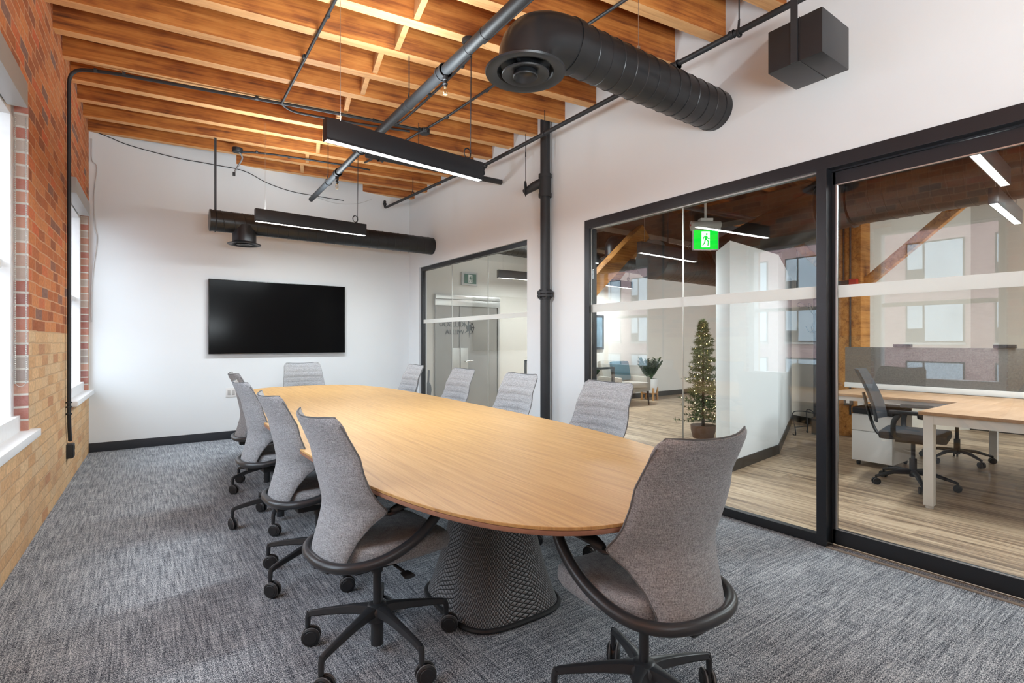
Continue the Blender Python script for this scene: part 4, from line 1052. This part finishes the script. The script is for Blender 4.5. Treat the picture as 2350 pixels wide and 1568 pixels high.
# exit signs
def pictogram(parent, w, h, y, green, white, mir=1):
    MB().box(-w/2, w/2, y-.004, y, -h/2, h/2).build('sign_face', green, parent, smooth=False)
    MB().box(-w*.17, w*.17, y-.006, y-.0035, -h*.40, h*.42).build('doorway', white, parent, smooth=False)
    m = MB(); k = h/2
    def S(poly, d=.0085): m.prism([(mir*a*k*1.0, b*k) for a, b in poly], y-d, y-d+.003, 'y')
    S([(.10+.10*cos(a), .56+.10*sin(a)) for a in [i*pi/6 for i in range(12)]])
    S([(-.06, .40), (.16, .42), (.10, -.05), (-.12, -.05)], .0088)
    S([(-.06, .40), (-.28, .22), (-.26, .02), (-.20, .02), (-.20, .18), (-.04, .28)], .0091)
    S([(.14, .40), (.24, .16), (.40, .14), (.40, .06), (.20, .06), (.08, .28)], .0094)
    S([(-.12, .0), (-.16, -.30), (-.36, -.58), (-.28, -.64), (-.06, -.34), (.02, 0)], .0097)
    S([(.0, .0), (.22, -.22), (.16, -.66), (.26, -.68), (.34, -.18), (.12, .06)], .0100)
    m.build('running_man', green, parent, smooth=False)
ex = thing('exit_sign', 'lit green running-man exit sign hanging from a white pole behind the glass', 'exit sign', (5.21, 3.50, 2.43), R(-36.5))
pictogram(ex, .275, .22, 0, 'exit_green', 'exit_white')
q = MB(); q.box(-.145, -.137, -.012, .012, -.12, .13); q.box(.137, .145, -.012, .012, -.12, .13); q.box(-.145, .145, -.012, .012, -.12, -.11); q.build('edge_frame', 'white_plastic', ex)
q = MB(); q.cyl((-.165, 0, .165), (.165, 0, .165), .045, n=20); q.box(-.16, .16, -.035, .035, .105, .165, bev=.008); q.build('housing', 'grey_plastic', ex)
q = MB(); q.box(-.07, .07, -.05, .05, .205, .235, bev=.004); q.cyl((0, 0, .23), (0, 0, 1.34), .014, n=12); q.build('mounting_pole', 'white_plastic', ex)
MB().cyl((-.168, -.0, .165), (-.172, -.0, .165), .012, n=10).build('test_button', 'red', ex)
ex = thing('exit_sign', 'dim green running-man exit sign on the wall above the glass entrance door', 'exit sign', (4.66, 7.785, 2.36), 0)
pictogram(ex, .24, .17, -.035, 'exit_green_dim', 'exit_white_dim')
MB().box(-.165, .15, -.034, 0, -.115, .115, bev=.004).build('housing', 'grey_plastic', ex)

# entrance door with reversed lettering
en = thing('entrance_door', 'glass double entrance door with steel header and lettering seen in reverse', 'door', (0, 7.785, 0))
x0_, x1_ = 3.98, 5.28
q = MB(); q.box(x0_, x1_, -.055, 0, 1.99, 2.06, bev=.003); q.box(x0_, x1_, -.04, 0, 1.88, 1.985, bev=.003); q.build('header', 'stainless', en)
for a, b in ((x0_+.01, 4.44), (4.46, x1_-.05)): MB().box(a, b, -.022, -.008, .02, 1.88).build('glass_leaf', 'frosted_door', en, smooth=False)
q = MB(); q.box(x1_-.04, x1_, -.03, 0, 0, 1.99); q.build('side_post', 'stainless', en)
q = MB(); q.box(4.30, 4.45, -.034, -.004, .78, 1.16, bev=.003); q.box(4.47, 4.62, -.034, -.004, .78, 1.16, bev=.003); q.build('lock_plate', 'stainless', en)
q = MB(); q.cyl((4.56, -.034, .93), (4.56, -.075, .93), .014, n=12); q.tube([(4.56, -.07, .93), (4.70, -.07, .935)], .011, 10); q.build('handle', 'silver', en)
def text_mesh(body, size, mirror, loc, mat, parent, name, depth=.002):
    cu = bpy.data.curves.new('t', 'FONT'); cu.body = body; cu.size = size; cu.extrude = depth; cu.align_x = 'LEFT'
    ob = bpy.data.objects.new('t', cu); COL.objects.link(ob); dg = bpy.context.evaluated_depsgraph_get(); dg.update()
    me = bpy.data.meshes.new_from_object(ob.evaluated_get(dg)); bpy.data.objects.remove(ob)
    me.transform(Matrix.Rotation(R(90), 4, 'X'))
    if mirror: me.transform(Matrix.Scale(-1, 4, (1, 0, 0))); me.flip_normals()
    me.materials.clear(); me.materials.append(M[mat])
    o = bpy.data.objects.new(name, me); COL.objects.link(o); o.parent = parent; o.location = loc; return o
text_mesh('KILLGOU', .122, True, (4.565, -.028, 1.525), 'logo_grey', en, 'lettering')
text_mesh('WILLIA', .115, True, (4.545, -.028, 1.395), 'plastic_black', en, 'lettering')
lg = MB(); cxl, czl = 4.64, 1.505
for a, r in ((90, .19), (0, .14), (270, .17), (180, .06)):
    c_, s_ = cos(R(a)), sin(R(a)); lg.prism([(cxl + r*c_, czl + r*s_), (cxl - .03*s_ + .03*c_, czl + .03*c_ + .03*s_), (cxl, czl)], -.027, -.024, 'y')
for a, r in ((45, .13), (135, .13), (225, .13), (315, .13)):
    c_, s_ = cos(R(a)), sin(R(a)); lg.prism([(cxl + r*c_, czl + r*s_), (cxl - .05*s_, czl + .05*c_), (cxl, czl)], -.0285, -.0255, 'y')
lg.tube([(cxl+.10*cos(R(a)), -.026, czl+.10*sin(R(a))) for a in range(-100, 101, 10)], .004, 6)
lg.build('compass_logo', 'logo_grey', en, smooth=False)
# ring hook and umbrella by the entrance
h = MB(); h.tube([(3.78+.055*cos(a), 7.765, .86+.075*sin(a)) for a in [i*pi/12 for i in range(24)]], .005, 6, closed=True); h.tube([(3.78, 7.765, .93), (3.77, 7.77, 1.0)], .004, 6)
tag(h.build('wall_ring', 'black_metal'), 'small black ring hanging on the wall left of the entrance door', 'ring')
h = thing('coat_hook_bag', 'dark folded umbrella hanging left of the entrance door', 'umbrella', (3.83, 7.70, .30))
MB().lathe([(.001, .0), (.03, .01), (.055, .18), (.045, .26), (.02, .30), (.001, .30)], n=12).build('canopy', 'logo_grey', h)
MB().cyl((0, 0, .28), (0.01, 0, .50), .018, n=8).build('handle', 'logo_grey', h)
h.name = 'umbrella'
# low black railing
rl = thing('railing', 'low black metal frame standing beyond the narrow glazed opening', 'railing', (0, 0, 0))
q = MB(); q.box(4.82, 4.855, 6.38, 6.40, .0, .985); q.box(4.82, 6.2, 6.38, 6.40, .965, .985); q.box(4.82, 6.2, 6.38, 6.40, .62, .64); q.build('frame', 'black_metal', rl)

# ------------------------------------------------------------------ desks
ds = thing('desk', 'long oak-topped white-framed office desk with a return, under the felt screen', 'desk')
MB().box(5.85, 6.66, YB+.3, 2.52, .715, .740, bev=.003).build('desktop', 'desk_top', ds)
MB().box(4.86, 5.845, -.35, 1.42, .715, .740, bev=.003).build('return_top', 'desk_top', ds)
q = MB(); q.box(4.90, 5.84, 1.34, 1.39, .645, .712); q.box(4.89, 4.94, -.3, 1.34, .645, .712); q.box(5.88, 6.62, 2.42, 2.47, .655, .712); q.box(5.88, 5.92, 1.4, 2.42, .672, .712); q.build('apron', 'white_paint', ds)
for x, y in ((4.92, 1.365), (5.90, 2.445), (6.60, 2.445), (4.92, -.25)):
    l = MB().box(x-.032, x+.032, y-.032, y+.032, .022, .712, bev=.002).build('leg', 'white_paint', ds)
    MB().cyl((x, y, 0), (x, y, .022), .026, n=16).build('foot', 'white_plastic', l)
ds2 = thing('desk', 'second white-framed desk behind the felt screen', 'desk')
MB().box(6.78, 7.5, YB+.3, 2.5, .715, .740).build('desktop', 'desk_top', ds2)
for x, y in ((7.40, 1.5), (6.9, -.9), (7.4, -.9), (7.4, 2.4)): MB().box(x-.032, x+.032, y-.032, y+.032, 0, .714).build('leg', 'white_paint', ds2)
sc_ = thing('desk_screen', 'long grey felt privacy screen with white rail along the back of the desk', 'screen', (6.72, 0, 0))
MB().box(-.015, .015, YB+.3, 2.66, .80, 1.21, bev=.006).build('felt_panel', 'felt', sc_)
MB().box(-.03, .03, YB+.3, 2.66, .742, .80, bev=.002).build('rail', 'white_paint', sc_)
tag(MB().box(6.685, 6.755, 1.20, 1.36, 1.211, 1.245, bev=.006).build('webcam', 'plastic_black'), 'flat black box peeking over the felt screen near the right edge', 'device')
tag(MB().box(6.685, 6.755, 2.02, 2.18, 1.211, 1.245, bev=.006).build('webcam', 'plastic_black'), 'flat black box peeking over the felt screen, farther left', 'device')
for o_, z_ in ((bpy.data.objects['webcam'], 0), (bpy.data.objects['webcam.001'], 0)): o_.name = 'screen_top_box'
cb = thing('file_cabinet', 'white wheeled file cabinet with dark cushion under the desk', 'cabinet', (6.02, 2.14, 0))
MB().box(0, .52, -.18, .18, .05, .53, bev=.003).build('body', 'white_paint', cb)
MB().box(-.018, 0, -.178, .178, .365, .525, bev=.003).build('drawer', 'white_paint', cb)
MB().box(-.018, 0, -.178, .178, .055, .358, bev=.003).build('drawer', 'white_paint', cb)
MB().box(-.01, .52, -.18, .18, .533, .60, bev=.02).build('cushion', 'mesh_black', cb)
for x in (.05, .46):
    for y in (-.14, .14): MB().cyl((x, y-.012, .024), (x, y+.012, .024), .024, n=14).build('caster', 'plastic_black', cb)

# mesh task chairs
def task_chair(x, y, rz, label):
    t = thing('task_chair', label, 'chair', (x, y, 0), rz, 'black mesh task chairs')
    for i in range(5):
        a = 2*pi*i/5; d = Vector((sin(a), cos(a), 0))
        L = MB().tube([d*.02+Vector((0, 0, .12)), d*.16+Vector((0, 0, .115)), d*.30+Vector((0, 0, .075))], [.028, .022, .014], 10, flat=(.8, 1)).build('leg', 'plastic_black', t)
        q = MB(); s = Vector((-d.y, d.x, 0)); c0 = d*.30+Vector((0, 0, .03))
        q.cyl(c0-s*.022, c0-s*.006, .030, n=16); q.cyl(c0+s*.006, c0+s*.022, .030, n=16); q.cyl(c0+Vector((0, 0, 0)), c0+Vector((0, 0, .05)), .009, n=8); q.build('caster', 'plastic_black', L)
    q = MB(); q.cyl((0, 0, .08), (0, 0, .24), .028, n=16); q.cyl((0, 0, .24), (0, 0, .40), .016, n=14); q.box(-.08, .08, -.12, .10, .38, .42, bev=.01); q.build('gas_column', 'plastic_black', t)
    q = MB(); q.box(-.24, .24, -.22, .25, .42, .49, bev=.03); q.build('seat', 'mesh_black', t)
    q = MB(); NX, NZ = 8, 14; g = []
    for k in range(NZ+1):
        z = .56+.46*k/NZ; hw = .225-.05*(k/NZ)**2; g.append([(hw*u, -.27-.16*(k/NZ)**1.6+.05*u*u, z) for u in [-1+2*i/NX for i in range(NX+1)]])
    F = [[q.bm.verts.new(p) for p in r] for r in g]; B_ = [[q.bm.verts.new((p[0], p[1]-.012, p[2])) for p in r] for r in g]
    for k in range(NZ):
        for i in range(NX): q.bm.faces.new((F[k][i], F[k][i+1], F[k+1][i+1], F[k+1][i])); q.bm.faces.new((B_[k][i+1], B_[k][i], B_[k+1][i], B_[k+1][i+1]))
        q.bm.faces.new((F[k][0], F[k+1][0], B_[k+1][0], B_[k][0])); q.bm.faces.new((F[k+1][NX], F[k][NX], B_[k][NX], B_[k+1][NX]))
    for i in range(NX): q.bm.faces.new((F[NZ][i], F[NZ][i+1], B_[NZ][i+1], B_[NZ][i])); q.bm.faces.new((F[0][i+1], F[0][i], B_[0][i], B_[0][i+1]))
    q.build('mesh_back', 'mesh_black', t)
    q = MB(); q.tube(catmull([(0, -.08, .40), (0, -.24, .42), (0, -.31, .55), (0, -.37, .80)], 4), .018, 10, flat=(.7, 1.5)); q.build('back_spine', 'plastic_black', t)
    for s in (-1, 1):
        q = MB(); q.tube(catmull([(s*.20, -.06, .43), (s*.27, -.10, .47), (s*.29, -.10, .58), (s*.29, -.06, .655)], 4), .014, 10, flat=(.8, 1.6)); q.box(s*.29-.035, s*.29+.035, -.13, .12, .655, .685, bev=.012); q.build('armrest', 'plastic_black', t)
    return t
task_chair(5.56, 1.66, R(190), 'black mesh task chair pulled up to the corner of the near office desk')
task_chair(7.05, 1.72, R(70), 'black mesh task chair behind the felt screen, seen below the desktop')
# desk lamp peeking over the screen
dk = thing('desk_lamp', 'small chrome lamp head showing above the felt screen at the right edge', 'lamp', (7.0, .95, .74))
MB().lathe([(.001, 0), (.08, 0), (.08, .015), (.001, .02)], n=18).build('base', 'silver', dk)
MB().tube([(0, 0, .02), (0, 0, .45), (0, .06, .52)], .008, 8).build('arm', 'silver', dk)
MB().lathe([(.01, .09), (.03, .07), (.06, .0), (.055, 0)], (0, .08, .47), 18).build('shade', 'silver', dk)

# coat rack
cr_ = thing('coat_rack', 'thin black metal coat rack with curled hooks beside the door frame', 'coat rack', (7.39, 3.30, 0))
MB().cyl((0, 0, .10), (0, 0, 1.86), .018, n=12).build('pole', 'black_metal', cr_)
for i in range(4):
    a = R(45+90*i); q = MB(); c_, s_ = cos(a), sin(a)
    q.tube(catmull([(0, 0, 1.62), (.10*c_, .10*s_, 1.74), (.19*c_, .19*s_, 1.80), (.22*c_, .22*s_, 1.76), (.185*c_, .185*s_, 1.745)], 4), .005, 6)
    q.tube(catmull([(0, 0, 1.42), (.06*c_, .06*s_, 1.40), (.10*c_, .10*s_, 1.45), (.11*c_, .11*s_, 1.48)], 4), .005, 6)
    q.tube(catmull([(0, 0, 1.62), (0.02*c_, .02*s_, 1.5), (0, 0, 1.42)], 4), .005, 6)
    q.build('hook', 'black_metal', cr_)
    q = MB(); q.tube(catmull([(0, 0, .30), (.16*c_, .16*s_, .33), (.28*c_, .28*s_, .30), (.25*c_, .25*s_, .12), (.24*c_, .24*s_, .0), (.28*c_, .28*s_, .02)], 4), .007, 6); q.tube([(0, 0, .14), (.25*c_, .25*s_, .11)], .005, 6); q.build('foot', 'black_metal', cr_)
MB().box(-.03, .03, -.03, .03, .02, .25, bev=.004).build('base_block', 'black_metal', cr_)

# ------------------------------------------------------------------ lounge: armchair, cushion, plants
ac = thing('armchair', 'beige upholstered armchair with dark legs in the lounge', 'armchair', (7.98, 7.20, 0), R(172))
q = MB(); q.box(-.33, .33, -.36, .34, .27, .36, bev=.03); q.build('frame', 'armchair', ac)
q = MB(); q.box(-.30, .30, -.30, .40, .355, .46, bev=.04); q.build('seat_cushion', 'armchair', ac)
q = MB(); q.box(-.32, .32, -.07, .07, 0, .52, Matrix.Translation((0, -.34, .36)) @ Matrix.Rotation(R(12), 4, 'X'), bev=.05); q.build('back_cushion', 'armchair', ac)
for s in (-1, 1): MB().box(s*.36-.05, s*.36+.05, -.36, .30, .28, .56, bev=.03).build('arm', 'armchair', ac)
for x in (-.30, .30):
    for y in (-.32, .33): MB().cyl((x, y, .28), (x*1.05, y*1.05, 0), .026, .014, n=12).build('leg', 'dark_wood', ac)
cu_ = MB(); cu_.box(-.22, .22, -.05, .05, -.20, .20, Matrix.Rotation(R(14), 4, 'X'), bev=.045)
o = tag(cu_.build('cushion', 'teal'), 'dark teal square cushion leaning in the beige armchair', 'cushion'); o.location = (7.96, 7.31, .67); o.rotation_euler = (0, 0, R(172))
stb = thing('side_table', 'black-framed side table left of the armchair', 'side table', (7.15, 7.25, 0))
MB().box(-.2, .2, -.2, .2, .45, .465).build('top', 'dark_wood', stb)
q = MB()
for x in (-.19, .19):
    for y in (-.19, .19): q.box(x-.01, x+.01, y-.01, y+.01, 0, .45)
q.build('frame', 'black_metal', stb)
dvd = thing('room_divider', 'narrow black upright frame between side table and armchair', 'divider', (7.42, 7.0, 0))
MB().box(-.025, .025, -.02, .02, 0, .78).build('post', 'black_metal', dvd); MB().box(-.5, 0, -.02, .02, .74, .78).build('top_rail', 'black_metal', dvd)

def leafy(mb, base, n, h, spread, lw, ll, seed, stems=True, droop=0.0):
    rnd = random.Random(seed); bx, by, bz = base
    for i in range(n):
        a = rnd.uniform(0, 2*pi); tip = Vector((bx+cos(a)*spread*rnd.uniform(.3, 1), by+sin(a)*spread*rnd.uniform(.3, 1), bz+h*rnd.uniform(.65, 1)))
        b0 = Vector((bx+cos(a)*.03, by+sin(a)*.03, bz)); mb.tube([b0, b0.lerp(tip, .5)+Vector((0, 0, h*.08)), tip], [.008, .006, .003], 6)
        for k in range(8):
            t = .25+.75*k/7; c = b0.lerp(tip, t)+Vector((0, 0, h*.16*t*(1-t)))
            for s in (-1, 1):
                da = a + s*1.1; d = Vector((cos(da)*.8, sin(da)*.8, .65)).normalized()*ll*(1-.3*t); sd = Vector((-sin(da), cos(da), 0))*lw
                p = [c, c+d*.45+sd+Vector((0, 0, .004)), c+d, c+d*.45-sd+Vector((0, 0, .004))]
                v = [mb.bm.verts.new(q) for q in p]; mb.bm.faces.new(v)
                v2 = [mb.bm.verts.new(q - Vector((0, 0, .003))) for q in p]; mb.bm.faces.new(v2[::-1])
pp_ = thing('potted_plant', 'glossy green plant in a white pot on wooden legs beside the armchair', 'plant', (9.00, 7.42, 0))
q = MB(); q.lathe([(.001, .16), (.135, .16), (.165, .30), (.175, .46), (.165, .46), (.155, .43), (.001, .43)], n=32); q.build('pot', 'white_paint', pp_)
for i in range(4):
    a = R(45+90*i+20); q = MB(); q.box(-.016, .016, -.016, .016, 0, .27, Matrix.Translation((.18*cos(a), .18*sin(a), 0))); q.build('leg', 'honey_wood', pp_)
q = MB(); q.box(-.17, .17, -.014, .014, .13, .155, Matrix.Rotation(R(65), 4, 'Z')); q.box(-.17, .17, -.014, .014, .13, .155, Matrix.Rotation(R(155), 4, 'Z')); q.build('stand', 'honey_wood', pp_)
q = MB(); leafy(q, (0, 0, .43), 24, .44, .25, .027, .14, 3); q.build('foliage', 'leaf', pp_, smooth=False, recalc=False)
pl = thing('potted_plant', 'small plant in a glass jar on the black side table', 'plant', (7.15, 7.25, .466))
MB().lathe([(.001, 0), (.07, 0), (.08, .06), (.06, .13), (.045, .15), (.04, .15), (.001, .05)], n=20).build('jar', 'white_plastic', pl)
q = MB(); leafy(q, (0, 0, .12), 7, .16, .13, .03, .09, 5); q.build('foliage', 'leaf', pl, smooth=False, recalc=False)
pc = thing('framed_picture', 'muted blue framed picture on the lounge wall behind the window jamb', 'picture', (7.73, 7.79, 1.46))
MB().box(-.22, .22, -.03, 0, -.36, .36).build('frame', 'black_metal', pc); MB().box(-.17, .17, -.032, -.029, -.31, .31).build('print', 'picture', pc)

# slim lit tree
tr = thing('christmas_tree', 'slim green christmas tree with warm fairy lights behind the glass', 'tree', (6.05, 4.10, 0))
MB().cyl((0, 0, .10), (0, 0, 1.52), .022, .008, n=10).build('trunk', 'bark', tr)
q = MB(); q.lathe([(.001, 0), (.13, 0), (.155, .10), (.16, .17), (.14, .17), (.001, .14)], n=24); q.build('pot', 'terracotta', tr)
rnd = random.Random(11); nb = MB(); bulbs = []
for i in range(230):
    t = (i+.5)/230; z = .20 + 1.34*t; rr_ = (.27*(1-t)**.8 + .03)*rnd.uniform(.55, 1.2); a = i*2.39996
    d = Vector((cos(a), sin(a), rnd.uniform(-.25, .35))); tip = Vector((0, 0, z)) + d*rr_
    nb.tube([(0, 0, z), Vector((0, 0, z)).lerp(tip, .5)+Vector((0, 0, -.01)), tip], [.004, .003, .002], 4)
    for k in range(5):
        c = Vector((0, 0, z)).lerp(tip, .35+.65*k/4)
        for j in range(10):
            v = Vector((rnd.gauss(0, 1), rnd.gauss(0, 1), rnd.gauss(0, .8))).normalized(); v = (v + d*.9).normalized()*rnd.uniform(.032, .06)
            s = v.cross(Vector((rnd.random(), rnd.random(), 1))).normalized()*.0048
            nb.bm.faces.new([nb.bm.verts.new(c-s), nb.bm.verts.new(c+s), nb.bm.verts.new(c+v)])
    if i % 3 == 0: bulbs.append(Vector((0, 0, z)).lerp(tip, rnd.uniform(.4, .95)))
for j in range(14):
    v = Vector((rnd.gauss(0, 1), rnd.gauss(0, 1), abs(rnd.gauss(0, 1))+.8)).normalized()*.05; s = v.cross(Vector((1, .3, 0))).normalized()*.004; c = Vector((0, 0, 1.54))
    nb.bm.faces.new([nb.bm.verts.new(c-s), nb.bm.verts.new(c+s), nb.bm.verts.new(c+v)])
nb.build('needles', 'pine', tr, smooth=False, recalc=False)
b0 = MB().sphere((0, 0, 0), .0065, 8).build('fairy_light', 'fairy', tr); b0.location = bulbs[0]
for c in bulbs[1:]:
    k_ = b0.copy(); COL.objects.link(k_); k_.location = c

# ================================================================== OUTSIDE: street facade opposite the windows
st_ = struct(MB().box(-40, -1.3, -30, 45, -7.1, -7.0).build('ground', 'asphalt', smooth=False))
bd_ = thing('brick_building', 'pinkish brick building across the street, seen reflected in the glass', 'building', (-27, 0, 0))
MB().box(-3, 0, -22, 34, -7, 7.5).build('wall', 'brick_far', bd_, smooth=False)
M['far_frame'] = plain('dark window frame', (.05, .055, .065), .5)
M['far_glass'] = plain('pale blinds behind glass', (.62, .72, .78), .3, nscale=.8, namt=.25)
M['far_sill'] = plain('pale stone sill', (.5, .48, .46), .8)
yy = -18.0; kk = 0
while yy < 32:
    for z in (-5.2, -2.0, 1.2, 4.4):
        W_ = 2.5 if kk % 2 == 0 else 1.7
        f_ = MB(); f_.box(-.05, .04, yy, yy+W_, z, z+2.2); f_ = f_.build('window', 'far_frame', bd_, smooth=False)
        MB().box(.041, .05, yy+.08, yy+W_*.66, z+.08, z+2.12).build('pane', 'far_glass', f_, smooth=False)
        MB().box(.041, .05, yy+W_*.66+.10, yy+W_-.08, z+.75, z+2.12).build('pane', 'far_glass', f_, smooth=False)
        MB().box(0, .12, yy-.05, yy+W_+.05, z-.12, z).build('sill', 'far_sill', f_, smooth=False)
    yy += W_ + 1.15; kk += 1
